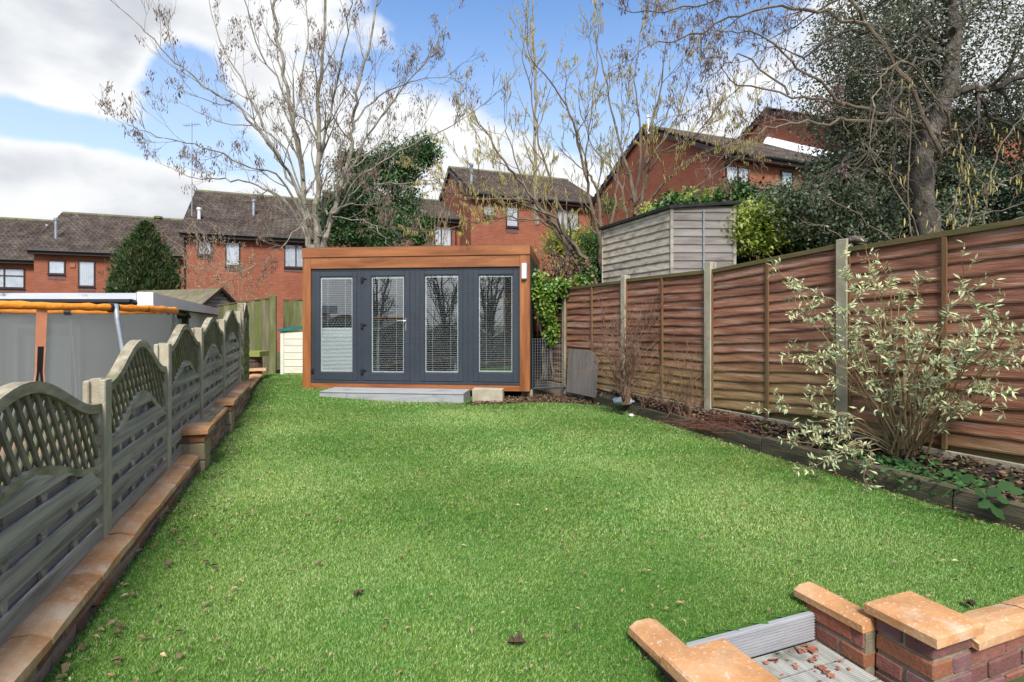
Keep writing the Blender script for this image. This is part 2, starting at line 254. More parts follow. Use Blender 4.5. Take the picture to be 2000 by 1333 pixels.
# ------------------------------------------------------------------ geometry helpers
def P(px, py, Y): return Vector(((px-CX)/F*Y, Y, EYE+(HY-py)/F*Y))
def G(px, py, z=0.0):
    Y = F*(EYE-z)/(py-HY); return Vector(((px-CX)/F*Y, Y, z))
class MB:
    def __init__(s): s.v = []; s.f = []
    def add(s, vs_, fs): o = len(s.v); s.v += [tuple(p) for p in vs_]; s.f += [tuple(i+o for i in f) for f in fs]; return s
    def hexa(s, p): return s.add(p, [(0, 3, 2, 1), (4, 5, 6, 7), (0, 1, 5, 4), (1, 2, 6, 5), (2, 3, 7, 6), (3, 0, 4, 7)])
    def box(s, x0, x1, y0, y1, z0, z1): return s.hexa([(x0, y0, z0), (x1, y0, z0), (x1, y1, z0), (x0, y1, z0), (x0, y0, z1), (x1, y0, z1), (x1, y1, z1), (x0, y1, z1)])
    def cbox(s, x0, x1, y0, y1, z0, z1, c=.005, jit=0.0):
        lo = (x0, y0, z0); hi = (x1, y1, z1); c = min(c, .45*min(x1-x0, y1-y0, z1-z0)); V = []; idx = {}
        for sx_ in (0, 1):
            for sy in (0, 1):
                for sz in (0, 1):
                    sg = (sx_, sy, sz); j = [random.uniform(-jit, jit) for _ in range(3)]
                    for a in range(3):
                        p = [(hi[k]-(0 if k == a else c)) if sg[k] else (lo[k]+(0 if k == a else c)) for k in range(3)]
                        idx[(sg, a)] = len(V); V.append([p[k]+j[k] for k in range(3)])
        Fc = []
        for a in range(3):
            b, d = [k for k in range(3) if k != a]
            for sa in (0, 1):
                q = []
                for (u, v_) in ((0, 0), (1, 0), (1, 1), (0, 1)):
                    sg = [0, 0, 0]; sg[a] = sa; sg[b] = u; sg[d] = v_; q.append(idx[(tuple(sg), a)])
                Fc.append(q if (sa ^ (a == 1)) else q[::-1])
            for u in (0, 1):
                for v_ in (0, 1):
                    s0 = [0, 0, 0]; s0[b] = u; s0[d] = v_; s1 = list(s0); s1[a] = 1
                    Fc.append([idx[(tuple(s0), b)], idx[(tuple(s1), b)], idx[(tuple(s1), d)], idx[(tuple(s0), d)]])
        for sx_ in (0, 1):
            for sy in (0, 1):
                for sz in (0, 1): Fc.append([idx[((sx_, sy, sz), a)] for a in range(3)])
        return s.add(V, Fc)
    def tube(s, pts, radii, n=5, cap=True):
        pts = [Vector(p) for p in pts]; k = len(pts)
        if not hasattr(radii, '__len__'): radii = [radii]*k
        up = Vector((0, 0, 1)); prev = None; o = len(s.v)
        for i, p in enumerate(pts):
            d = (pts[min(i+1, k-1)]-pts[max(i-1, 0)])
            if d.length < 1e-9: d = up
            d.normalize()
            if prev is None: a = d.cross(up if abs(d.z) < .9 else Vector((1, 0, 0)))
            else: a = prev-d*prev.dot(d)
            if a.length < 1e-6: a = d.orthogonal()
            a.normalize(); prev = a; b = d.cross(a)
            for j in range(n):
                t = 2*math.pi*j/n; q = p+(a*math.cos(t)+b*math.sin(t))*radii[i]; s.v.append((q.x, q.y, q.z))
        for i in range(k-1):
            for j in range(n):
                j2 = (j+1) % n; s.f.append((o+i*n+j, o+i*n+j2, o+(i+1)*n+j2, o+(i+1)*n+j))
        if cap and n > 2: s.f.append(tuple(o+j for j in range(n))[::-1]); s.f.append(tuple(o+(k-1)*n+j for j in range(n)))
        return s
    def sweep(s, path, y0, y1, w):     # path of (x,z); ribbon of height w and depth y0..y1
        k = len(path); V = []
        for i, (x, z) in enumerate(path):
            x2, z2 = path[min(i+1, k-1)]; x1, z1 = path[max(i-1, 0)]; l = math.hypot(x2-x1, z2-z1); nx, nz = -(z2-z1)/l, (x2-x1)/l
            V += [(x-nx*w/2, y0, z-nz*w/2), (x+nx*w/2, y0, z+nz*w/2), (x+nx*w/2, y1, z+nz*w/2), (x-nx*w/2, y1, z-nz*w/2)]
        Fc = [(4*i+a, 4*i+(a+1) % 4, 4*i+4+(a+1) % 4, 4*i+4+a) for i in range(k-1) for a in range(4)]+[(0, 1, 2, 3), (4*k-4, 4*k-3, 4*k-2, 4*k-1)]
        return s.add(V, Fc)
    def build(s, name, mat, parent=None, smooth=False):
        me = bpy.data.meshes.new(name); me.from_pydata(s.v, [], s.f); me.materials.append(MATS[mat])
        if smooth: me.shade_smooth()
        o = bpy.data.objects.new(name, me); C.objects.link(o)
        if parent: o.parent = parent
        return o
def thing(name, label, cat, loc=(0, 0, 0), rz=0.0, group=None):
    o = bpy.data.objects.new(name, None); C.objects.link(o); o.location = loc; o.rotation_euler = (0, 0, rz); o.empty_display_size = .1
    o['label'] = label; o['category'] = cat
    if group: o['group'] = group
    return o
def tag(o, label, cat, group=None, kind=None):
    if label: o['label'] = label
    if cat: o['category'] = cat
    if group: o['group'] = group
    if kind: o['kind'] = kind
    return o
def stuff(o): o['kind'] = 'stuff'; return o
def npmesh(name, mat, V, Fq, rnd=None, parent=None, smooth=False):
    """V (n,3) array, Fq (m,k) array of faces with k corners, rnd one value per face"""
    me = bpy.data.meshes.new(name); n = len(V); m, k = Fq.shape
    me.vertices.add(n); me.vertices.foreach_set('co', np.ascontiguousarray(V, dtype=np.float32).ravel())
    me.loops.add(m*k); me.loops.foreach_set('vertex_index', np.ascontiguousarray(Fq, dtype=np.int32).ravel())
    me.polygons.add(m); me.polygons.foreach_set('loop_start', np.arange(0, m*k, k, dtype=np.int32)); me.polygons.foreach_set('loop_total', np.full(m, k, dtype=np.int32))
    me.update(calc_edges=True)
    if rnd is not None:
        at = me.attributes.new('rnd', 'FLOAT', 'FACE'); at.data.foreach_set('value', np.asarray(rnd, dtype=np.float32))
    me.materials.append(MATS[mat])
    if smooth: me.shade_smooth()
    o = bpy.data.objects.new(name, me); C.objects.link(o)
    if parent: o.parent = parent
    return o
def unit(a): return a/np.maximum(np.linalg.norm(a, axis=-1, keepdims=True), 1e-9)
def leaves(name, mat, pos, size, parent=None, aspect=.5, nrm=None, axis=None, var=.35, fold=.25, nrmj=.8, axj=.8, rnd=None):
    """folded diamond leaves at pos (n,3)"""
    n = len(pos); s = size*(1+var*(rng.random((n, 1))*2-1))
    a = unit((np.zeros((n, 3)) if axis is None else axis)+rng.normal(size=(n, 3))*(1 if axis is None else axj))
    b = (np.zeros((n, 3)) if nrm is None else nrm)+rng.normal(size=(n, 3))*(1 if nrm is None else nrmj)
    c = unit(np.cross(a, b)); nn_ = np.cross(c, a)
    p0 = pos; p1 = pos+a*s*.45+c*s*aspect*.5+nn_*s*fold*.3; p2 = pos+a*s; p3 = pos+a*s*.45-c*s*aspect*.5+nn_*s*fold*.3
    V = np.stack([p0, p1, p2, p3], 1).reshape(-1, 3); i = np.arange(n)[:, None]*4
    T1 = np.concatenate([i+[0, 1, 2], i+[0, 2, 3]], 1).reshape(-1, 3)
    r = rng.random(n) if rnd is None else rnd
    return npmesh(name, mat, V, T1, np.repeat(r, 2), parent)
def clumps(cs, n, sig):     # points gathered about clump centres
    cs = np.asarray(cs, float); i = rng.integers(0, len(cs), n)
    d = rng.normal(size=(n, 3)); return cs[i]+d*sig, i
def ell_shell(c, r, n, inner=.5, keep=None):
    d = unit(rng.normal(size=(n, 3))); rad = inner+(1-inner)*rng.random((n, 1))**.6
    p = np.array(c)+d*np.array(r)*rad
    return p if keep is None else p[keep(p)]
# ================================================================== GROUND
A21 = math.radians(21); U2 = np.array([math.cos(A21), math.sin(A21)]); W2 = np.array([math.sin(A21), -math.cos(A21)]); O2 = np.array([1.32, 2.41])
LC, LT = .95, -.381       # lawn's left edge: X = -LC + LT*Y
def sst(x, a, b): t = np.clip((x-a)/(b-a), 0, 1); return t*t*(3-2*t)
def lawn_h(x, y): return .13*sst(y, 8.0, 9.7)*sst(-x, 1.6, 3.4)
def edge_r(y): return 1.354+(8.62-y)*.336
def on_lawn(x, y):
    u = (x-O2[0])*U2[0]+(y-O2[1])*U2[1]; w_ = (x-O2[0])*W2[0]+(y-O2[1])*W2[1]
    ok = (x > -LC+LT*y+.005) & (x < edge_r(y)+.01) & (w_ < .36) & ~((u > -.80) & (u < .02) & (w_ > -.005)) & ~((u > .02) & (u < .15) & (w_ > -.03)) & ~((u > -.88) & (u < -.75) & (w_ > .02))
    ok &= ~((y > 9.0) & (x > -.5)) & (y < 12.3)
    ok &= ~((x > -.75+.3*(y-8.6)) & (y > 8.62+.12*np.sin(x*3.1)-.06*np.abs(x)))
    return ok
def grid_obj(name, mat, xs, ys, hf, mask=None, kind='structure'):
    X, Y = np.meshgrid(xs, ys); Z = hf(X, Y); nx = len(xs); V = np.stack([X, Y, Z], -1).reshape(-1, 3)
    i, j = np.meshgrid(np.arange(nx-1), np.arange(len(ys)-1)); a = (j*nx+i).ravel()
    Q = np.stack([a, a+1, a+1+nx, a+nx], 1)
    if mask is not None:
        cx = V[Q].mean(1); Q = Q[mask(cx[:, 0], cx[:, 1])]
    o = npmesh(name, mat, V, Q, smooth=True); o['kind'] = kind; return o
# wide ground: low on the neighbour's side, higher past the right-hand fence, out to the horizon
def fence_rx(y): return 5.63-.486*y
def ground_h(x, y):
    d = x-fence_rx(y)                              # to the right of the right-hand fence
    r = 1.0*sst(d, .06, .5)+.10*np.clip(d, 0, 40)*sst(y, 3, 8)*.5
    l = -1.0*sst(-(x+1.13+.381*y), .05, .35)*(1-sst(y, 12.5, 16))
    up = .9*sst(y, 16, 30)*sst(x, -12, 6)
    return -.16+r+l+up
xs = np.concatenate([np.linspace(-900, -30, 14), np.linspace(-29, 30, 240), np.linspace(31, 900, 14)])
ys = np.concatenate([np.linspace(-600, -12, 10), np.linspace(-11, 40, 205), np.linspace(41, 1500, 14)])
grid_obj('ground', 'far_ground', xs, ys, ground_h)
lx = np.arange(-6.2, 3.6, .05); ly = np.arange(.9, 12.3, .05)
grid_obj('lawn_base', 'turf', lx, ly, lambda x, y: lawn_h(x, y)-.004, on_lawn)
# earth under the borders and below the garden room
grid_obj('soil_bed', 'soil', np.arange(.3, 4.8, .06), np.arange(.9, 9.9, .06),
         lambda x, y: .085+.008*np.sin(x*7+y*3)+.008*np.sin(y*11-x*5)+.12*sst(x, fence_rx(y)-.35, fence_rx(y)-.02), lambda x, y: (x > edge_r(y)+.05) & (x < fence_rx(y)+.02))
grid_obj('bare_earth', 'soil', np.arange(-6.3, 2.3, .1), np.arange(8.2, 13.6, .1), lambda x, y: lawn_h(x, y)-.012+0*x, lambda x, y: (x < np.minimum(fence_rx(y), edge_r(y)+.1)) & (x > -LC+LT*y))
# the turf's cut edge against the deck riser
def uw(u, w_, z): return (O2[0]+U2[0]*u+W2[0]*w_, O2[1]+U2[1]*u+W2[1]*w_, z)
_m = MB(); _m.add([uw(-.84, -.005, -.007), uw(.03, -.005, -.007), uw(.03, -.30, -.007), uw(-.84, -.30, -.007), uw(-.84, -.005, -.05), uw(.03, -.005, -.05)], [(0, 1, 2, 3), (0, 1, 5, 4)])
_o = _m.build('lawn_edge', 'turf'); _o['kind'] = 'structure'
# blades
def blades(n, y0, y1, wid, ln):
    y = y0+(y1-y0)*rng.random(n); x0 = -LC+LT*y; x1 = np.minimum(edge_r(y), 1.05*y+.1); x0 = np.maximum(x0, -1.05*y-.1)
    x = x0+(x1-x0)*rng.random(n); k = on_lawn(x, y); x, y = x[k], y[k]; n = len(x)
    b = np.stack([x, y, lawn_h(x, y)-.003], 1)
    th = rng.random(n)*2*np.pi; lean = .35+.55*rng.random(n)
    sw = .35*np.sin(x*2.1+y*1.3)+.25*np.sin(y*2.7-x*1.1)
    dx = np.cos(th)*lean+.35*np.cos(sw*3); dy = np.sin(th)*lean-.30+.3*np.sin(sw*3)
    L = ln*(.6+.6*rng.random(n))
    tip = b+unit(np.stack([dx, dy, .75+.3*rng.random(n)], 1))*L[:, None]
    ph = rng.random(n)*np.pi; s = np.stack([np.cos(ph), np.sin(ph), 0*ph], 1)*wid*.5
    V = np.stack([b-s, b+s, tip], 1).reshape(-1, 3); return V, rng.random(n)**1.3
parts = [blades(int(a), *b) for a, b in ((480000, (1.1, 3.2, .0032, .015)), (260000, (3.2, 5.2, .005, .02)), (150000, (5.2, 8.0, .007, .022)), (80000, (8.0, 12.3, .010, .024)))]
V = np.concatenate([p[0] for p in parts]); R = np.concatenate([p[1] for p in parts])
g = npmesh('artificial_grass', 'grass_blade', V, np.arange(len(V)).reshape(-1, 3), R)
tag(g, 'bright green artificial turf covering the whole garden floor', 'grass', kind='stuff')

# ================================================================== BRICK WORK HELPERS
MESHES = {}
def place(name, me, parent, loc, rz=0.0, rx=0.0, ry=0.0):
    o = bpy.data.objects.new(name, me); C.objects.link(o); o.parent = parent; o.location = loc; o.rotation_euler = (rx, ry, rz); return o
def brick_mesh(l, d, h, mat='brick', v=0):
    k = (round(l, 3), round(d, 3), round(h, 3), mat, v)
    if k not in MESHES:
        m = MB(); m.cbox(-l/2, l/2, -d/2, d/2, 0, h, .006, .0022); me = bpy.data.meshes.new('brick'); me.from_pydata(m.v, [], m.f); me.materials.append(MATS[mat]); MESHES[k] = me
    return MESHES[k]
def course(parent, x0, x1, y, z, d=.1, h=.065, L=.215, off=0.0, mat='brick', joint=.011, rz=0.0, org=None):
    """a course of bricks laid along local x (rz turns the course about org)"""
    x = x0+(-off if off else 0)
    while x < x1-.02:
        a = max(x, x0); b = min(x+L, x1)
        if b-a > .03:
            me = brick_mesh(round(b-a, 2), d, h, mat, random.randint(0, 2))
            o = place('brick', me, parent, ((a+b)/2, y+random.uniform(-.002, .002), z))
        x += L+joint
def stone(parent, name, x0, x1, y0, y1, z, th, peak=.0, over=.0, mat='coping', slope=.022):
    """coping stone, weathered both ways: a flat middle and sloping sides"""
    j = lambda a=.003: random.uniform(-a, a); m = MB(); ys_ = [y0, y0+(y1-y0)*.36, y0+(y1-y0)*.64, y1]; zt = [th-slope, th, th, th-slope]; V = []
    k = 5
    for i in range(k):
        x = x0+(x1-x0)*i/(k-1); e = .006 if i in (0, k-1) else 0
        for q in range(4): V.append((x+(j(.004) if e else 0), ys_[q]+j(.0025), z+zt[q]-e+j(.002)))
        V.append((x+(j() if e else 0), y1, z+j(.002))); V.append((x+(j() if e else 0), y0, z+j(.002)))
    Fc = [(6*i+a, 6*i+(a+1) % 6, 6*i+6+(a+1) % 6, 6*i+6+a) for i in range(k-1) for a in range(6)]+[tuple(range(6)), tuple(6*(k-1)+a for a in range(6))[::-1]]
    m.add(V, Fc); return m.build(name, mat, parent)

# ---------------------------------------------------------------- low wall along the left side
aL = math.atan2(1, LT); cL = 1/math.sqrt(1+LT*LT)
wall = thing('garden_wall', 'low brick retaining wall with orange sandstone coping running along the left fence', 'wall', (-LC, 0, 0), aL)
def S(Y): return Y/cL
# local: x runs away from the camera, y to the left (towards the fence); the lawn face is at y=0
course(wall, S(1.0), S(4.62), .05, -.03, off=.05); course(wall, S(1.0), S(4.62), .05, .045, off=.16)
m = MB(); m.box(S(1.0), S(4.62), .006, .15, -.1, .108); m.box(S(4.8), S(7.0), .006, .3, -.1, .33); m.box(S(7.0), S(8.8), .006, .24, -.1, .31); m.box(S(8.8), S(11.3), .006, .24, -.1, .235); m.build('mortar', 'mortar', wall)
x = S(1.02); 
while x < S(4.55):
    e = min(x+.5+random.uniform(-.02, .02), S(4.62)); stone(wall, 'coping_stone', x, e-.008, -.022, .165, .11+random.uniform(-.003, .003), .058); x = e
# first pier
for (a, b, top) in ((4.62, 4.92, .36), (6.25, 6.55, .37)):
    z = -.05
    for k, (hh, mt) in enumerate(((.14, 'block_buff'), (.14, 'block_buff'), (.065, 'brick'))):
        course(wall, S(a), S(b), .0, z, d=.12, h=hh, off=0, L=.3, mat=mt)
        for yy in (.12, .27):
            place('brick', brick_mesh(.12, .12, hh, mt, 1), wall, (S(a)+.06, yy, z))
        z += hh+.011
    mm = MB(); mm.box(S(a)+.01, S(b), -.05, .33, -.05, z-.005); mm.build('pier_core', 'mortar', wall)
    stone(wall, 'pier_cap', S(a)-.03, S(b)+.03, -.09, .36, z, .05, slope=.008)
for (a, b, t0) in ((4.92, 6.25, .325), (6.58, 8.8, .315), (8.81, 11.3, .245)):
    z = -.03; k = 0
    while z < t0-.06:
        course(wall, S(a), S(b), .05, z, off=.11*(k % 2)); z += .076; k += 1
    x = S(a)
    while x < S(b)-.1:
        e = min(x+.48, S(b)); stone(wall, 'coping_stone', x, e-.008, -.03, .25, z+.002, .055); x = e
stone(wall, 'pier_cap', S(11.0), S(11.35), -.10, .3, .305, .05, slope=.006)

# ---------------------------------------------------------------- piers and wing walls round the steps (bottom right)
def patio(name, label):
    return thing(name, label, 'wall', (O2[0], O2[1], 0), A21)
# local frame: x = U (to the right along the lawn's edge), y = -W (towards the lawn)
rw = patio('garden_wall', 'low brick wall with square sandstone pier cap right of the sunken deck')
def pier(par, xc, yc, half, z0, ztop, cap=.275):
    z = z0; k = 0
    m = MB(); m.box(xc-half+.008, xc+half-.008, yc-half+.008, yc+half-.008, z0, ztop-.01); m.build('pier_core', 'mortar', par)
    while z < ztop-.05:
        a = .065 if ztop-z > .085 else ztop-z-.004
        for q in (-1, 1):
            if k % 2: place('brick', brick_mesh(2*half, .1065, a, v=(k+q) % 3), par, (xc, yc+q*(half-.0533), z))
            else: place('brick', brick_mesh(2*half, .1065, a, v=(k+q) % 3), par, (xc+q*(half-.0533), yc, z), math.pi/2)
        z += .076; k += 1
    c = MB(); h = cap/2; V = []
    for (zz, e) in ((0, 0), (.034, 0), (.042, .006)): V += [(-h+e, -h+e, zz), (h-e, -h+e, zz), (h-e, h-e, zz), (-h+e, h-e, zz)]
    V.append((0, 0, .052)); V = [(xc+v[0]+random.uniform(-.002, .002), yc+v[1]+random.uniform(-.002, .002), ztop+v[2]) for v in V]
    c.add(V, [(3, 2, 1, 0)]+[(4*r+i, 4*r+(i+1) % 4, 4*r+4+(i+1) % 4, 4*r+4+i) for r in (0, 1) for i in range(4)]+[(8+i, 8+(i+1) % 4, 12) for i in range(4)]); c.build('pier_cap', 'coping', par)
pier(rw, .185, -.37, .112, -.20, .095)
# wing running from the riser to the pier (bricks turned 90 degrees: local y)
def ycourse(par, xc, y0, y1, z, d=.1, h=.065, L=.215, off=0.0):
    y = y0-off
    while y < y1-.02:
        a = max(y, y0); b = min(y+L, y1)
        if b-a > .03: place('brick', brick_mesh(round(b-a, 2), d, h, 'brick', random.randint(0, 2)), par, (xc+random.uniform(-.002, .002), (a+b)/2, z), math.pi/2)
        y += L+.011
def ywing(par, xc, y0, y1, ztop):
    m = MB(); m.box(xc-.045, xc+.045, y0, y1-.006, -.2, ztop); m.build('mortar', 'mortar', par)
    z = -.20; k = 0
    while z < ztop-.03: ycourse(par, xc, y0, y1, z, off=.11*(k % 2), h=min(.065, ztop-z)); z += .076; k += 1
    m = MB(); a0, a1 = y0, y1+.04; w_ = .068; t = ztop
    V = []
    for y in (a0, a1): V += [(xc-w_, y, t), (xc+w_, y, t), (xc+w_, y, t+.028), (xc+.03, y, t+.045), (xc-.03, y, t+.045), (xc-w_, y, t+.028)]
    V = [(v[0]+random.uniform(-.002, .002), v[1]+random.uniform(-.004, .004), v[2]+random.uniform(-.002, .002)) for v in V]
    m.add(V, [(i, (i+1) % 6, 6+(i+1) % 6, 6+i) for i in range(6)]+[tuple(range(6))[::-1], tuple(range(6, 12))]); m.build('coping_stone', 'coping', par)
ywing(rw, .07, -.255, .03, .028)
b = brick_mesh(.215, .104, .065, 'broken_brick', 0); place('brick', b, rw, (.0665, -.09, -.040), math.pi/2)
# wing running right along the lawn
m = MB(); m.box(.31, 2.6, -.46, -.38, -.2, .03); m.build('mortar', 'mortar', rw)
for k in range(3): course(rw, .31, 2.6, -.42, -.2+.076*k, off=.11*(k % 2), d=.104)
x = .305
while x < 2.5: stone(rw, 'coping_stone', x, x+.44, -.50, -.345, .03, .045, slope=.015); x += .447
lw = patio('garden_wall', 'low brick wall with square sandstone pier cap left of the sunken deck')
pier(lw, -.81, -.36, .112, -.20, .095); ywing(lw, -.815, -.25, .035, .028)
m = MB(); m.box(-2.6, -.935, -.46, -.38, -.2, .03); m.build('mortar', 'mortar', lw)
for k in range(3): course(lw, -2.6, -.935, -.42, -.2+.076*k, off=.11*(k % 2), d=.104)
# deck
dk = thing('garden_deck', 'weathered grey ribbed deck boards sunk between the two brick piers', 'deck', (O2[0], O2[1], 0), A21)
m = MB(); m.cbox(-.765, .012, -.03, -.006, -.125, -.006, .002)
m.build('riser_board', 'composite', dk)
m = MB()
for k in range(9): m.box(-.765, .012, -.0335, -.0302, -.118+.0125*k, -.112+.0125*k)
m.build('riser_groove', 'composite', dk)
y = -.032
for k in range(22):
    z = -.125; x0, x1 = (-.75, .012) if k < 4 else (-2.6, 2.6)
    if k < 4: x1 = .018; x0 = -.762
    m = MB(); nb = 16; yy0, yy1 = y-.138, y-.004
    V = []
    for i in range(nb*2+1):
        yy = yy0+(yy1-yy0)*i/(nb*2); zz = z-(.0022 if i % 2 else 0); V += [(x0, yy, zz), (x1, yy, zz)]
    V += [(x0, yy0, z-.03), (x1, yy0, z-.03), (x0, yy1, z-.03), (x1, yy1, z-.03)]; q = 2*(nb*2+1)
    m.add(V, [(2*i, 2*i+1, 2*i+3, 2*i+2) for i in range(nb*2)]+[(0, 1, q+1, q), (q-2, q-1, q+3, q+2)]); m.build('deck_board', 'deck', dk)
    y -= .142
grid_obj('earth_under_deck', 'soil', np.arange(-4, 5, .5), np.arange(-3, 3, .5), lambda x, y: -.17+0*x)
m = MB()
# loose brick rubble on the deck
rub = thing('brick_rubble', 'orange broken brick chips scattered in the corner of the deck', 'rubble', (O2[0], O2[1], -.12), A21)
for k in range(46):
    q = random.random(); r = random.uniform(.006, .017) if k > 6 else random.uniform(.016, .026)
    cx_, cy_ = -abs(random.gauss(.0, .14))-.03, -abs(random.gauss(.0, .10))-.045
    if k % 5 == 0: cx_, cy_ = random.uniform(-.5, -.05), random.uniform(-.3, -.05)
    m = MB(); V = [(cx_+random.uniform(-1, 1)*r*1.3, cy_+random.uniform(-1, 1)*r, random.uniform(0, 1)*r*.8-.003) for _ in range(6)]
    m.add(V, [(0, 1, 2), (0, 2, 3), (0, 3, 4), (1, 2, 5), (2, 3, 5), (3, 4, 5), (0, 1, 4), (1, 4, 5)]); m.build('chip', 'broken_brick', rub)
rub['kind'] = 'stuff'

# ================================================================== SLEEPER EDGING
dS = Vector((.336, -1, 0)).normalized(); aS = math.atan2(dS.y, dS.x)
se = thing('timber_edging', 'dark mossy timber sleepers edging the planting bed on the right', 'edging', (.99, 9.70, 0), aS)
for (a, b, h, w_) in ((0, .95, .11, .07), (.96, 3.05, .12, .09), (3.06, 4.62, .14, .10), (4.63, 6.35, .15, .11), (6.36, 9.2, .145, .11)):
    m = MB(); k = 9; V = []
    for i in range(k):
        x = a+(b-a)*i/(k-1); j = lambda: random.uniform(-.005, .005)
        V += [(x, j(), -.05), (x, j(), h*.5+j()), (x, .008+j(), h+j()), (x, w_*.5, h+.003+j()), (x, w_+j(), h+j()), (x, w_, -.05)]
    m.add(V, [(6*i+q, 6*i+(q+1) % 6, 6*i+6+(q+1) % 6, 6*i+6+q) for i in range(k-1) for q in range(6)]+[tuple(range(6)), tuple(6*(k-1)+q for q in range(6))]); m.build('sleeper', 'sleeper', se)

# ================================================================== LEFT TRELLIS FENCE
lf = thing('trellis_fence', 'grey woven slat fence with arched lattice tops and concrete posts', 'fence', (-1.108, 0, 0), aL)
def hpost(par, s, z0, z1, sz=.1):
    m = MB(); h = sz/2
    m.cbox(s-h, s+h, -h, -.022, z0, z1, .005); m.cbox(s-h, s+h, .022, h, z0, z1-.004, .005); m.box(s-h+.022, s+h-.022, -.023, .023, z0, z1+.004)
    return m.build('concrete_post', 'concrete', par)
posts = [(1.30, .86), (2.84, .985), (4.13, 1.125), (5.41, 1.235), (6.88, 1.33), (8.55, 1.47)]
for (Y, zt) in posts: hpost(lf, S(Y), -.95, zt)
ends = [(.84, 1.03, .53, .69), (.93, 1.15, .625, .824), (1.07, 1.25, .755, .935), (1.16, 1.325, .84, 1.03), (1.265, 1.445, .96, 1.14)]
def arch_panel(par, s0, s1, e, full=True, slat_m='grey_slat', rail_m='mossy_rail', lat_m='lattice', zb=None):
    L = s1-s0; ue, up_, le, lp = e; pn = MB()
    zbot = -.05 if zb is None else zb
    bell = lambda t: (.5-.5*math.cos(2*math.pi*t))**1.15
    fu = lambda x: ue+(up_-ue)*bell(x/L); fl = lambda x: le+(lp-le)*bell(x/L)
    pn.cbox(s0, s0+.038, -.03, .012, zbot, ue+.005, .003)
    pan = pn.build('panel', rail_m, par)
    m = MB(); m.cbox(s1-.038, s1, -.03, .012, zbot, ue+.005, .003); m.build('stile', rail_m, pan)
    N = 26
    for (f, wd, y0, y1) in ((fu, .046, -.034, .022), (fl, .036, -.036, .018)):
        m = MB(); m.sweep([(s0+.004+(L-.008)*i/N, f(L*i/N)) for i in range(N+1)], y0, y1, wd); m.build('arched_rail', rail_m, pan)
    # battens and woven slats
    nbv = 4
    for i in range(1, nbv+1):
        x = L*i/(nbv+1); m = MB(); m.cbox(s0+x-.016, s0+x+.016, -.024, .001, zbot, fl(x)-.01, .002); m.build('batten', slat_m, pan)
    z = zbot+.04; k = 0
    def clip(zz):
        if zz < le: return .02, L-.02
        if zz > lp: return None
        t = math.acos(1-2*(((zz-le)/(lp-le))**(1/1.15)))/(2*math.pi); return t*L, (1-t)*L
    while z < lp-.03:
        for (dz, h, y0, y1) in ((0, .098, -.038, -.025), (.048, .118, .001, .010)):
            a, b_ = clip(z+dz), clip(z+dz+h)
            if a is None: continue
            if b_ is None: b_ = (L*.5-.03, L*.5+.03)
            m = MB(); j = [random.uniform(-.003, .003) for _ in range(4)]; zt = min(z+dz+h, lp-.01)
            m.hexa([(s0+a[0], y0, z+dz+j[0]), (s0+a[1], y0, z+dz+j[1]), (s0+a[1], y1, z+dz+j[1]), (s0+a[0], y1, z+dz+j[0]), (s0+b_[0], y0, zt+j[2]), (s0+b_[1], y0, zt+j[3]), (s0+b_[1], y1, zt+j[3]), (s0+b_[0], y1, zt+j[2])])
            m.build('slat', slat_m, pan)
        z += .152
    # lattice
    ang = math.radians(57); sp = .082
    for (sg, y0, y1) in ((-1, -.024, -.012), (1, -.0115, .002)):
        dxz = (math.cos(ang)*sg, math.sin(ang)); off = -1.0
        while off < L+1.0:
            run = None; segs = []
            for t in np.linspace(-.1, 1.1, 121):
                x = off+dxz[0]*t; zz = le-.05+dxz[1]*t; ok = .03 < x < L-.03 and fl(x)+.005 < zz < fu(x)-.005
                if ok and run is None: run = t
                if not ok and run is not None:
                    segs.append((run, t)); run = None
            for (t0, t1) in segs:
                if t1-t0 < .03: continue
                m = MB(); nx_, nz_ = -dxz[1]*.0115, dxz[0]*.0115; pa = (s0+off+dxz[0]*t0, le-.05+dxz[1]*t0); pb = (s0+off+dxz[0]*t1, le-.05+dxz[1]*t1)
                m.hexa([(pa[0]-nx_, y0, pa[1]-nz_), (pb[0]-nx_, y0, pb[1]-nz_), (pb[0]-nx_, y1, pb[1]-nz_), (pa[0]-nx_, y1, pa[1]-nz_), (pa[0]+nx_, y0, pa[1]+nz_), (pb[0]+nx_, y0, pb[1]+nz_), (pb[0]+nx_, y1, pb[1]+nz_), (pa[0]+nx_, y1, pa[1]+nz_)])
                m.build('lattice_slat', lat_m, pan)
            off += sp
for i, e in enumerate(ends): arch_panel(lf, S(posts[i][0])+.03, S(posts[i+1][0])-.03, e)
m = MB(); m.cbox(S(8.95)-.04, S(8.95)+.04, -.05, .05, -.2, 1.62, .012); m.build('wooden_post', 'mossy_rail', lf)
pg = MB(); pg.cbox(S(8.55)+.05, S(8.95)-.04, -.01, .01, 0, .05); pan = pg.build('panel', 'green_slat', lf)
for k in range(10): m = MB(); m.cbox(S(8.55)+.05, S(8.95)-.04, -.02+.02*(k % 2), -.008+.02*(k % 2), .08+.135*k, .2+.135*k, .003); m.build('slat', 'green_slat', pan)
# one more panel, mossy green, before the back corner
gf = thing('trellis_fence', 'mossy green slatted fence panel with rounded top behind the barrel', 'fence', (-1.108, 0, 0), aL)
arch_panel(gf, S(9.02), S(9.95), (1.42, 1.62, 1.0, 1.36), slat_m='green_slat', rail_m='mossy_rail', zb=.1)

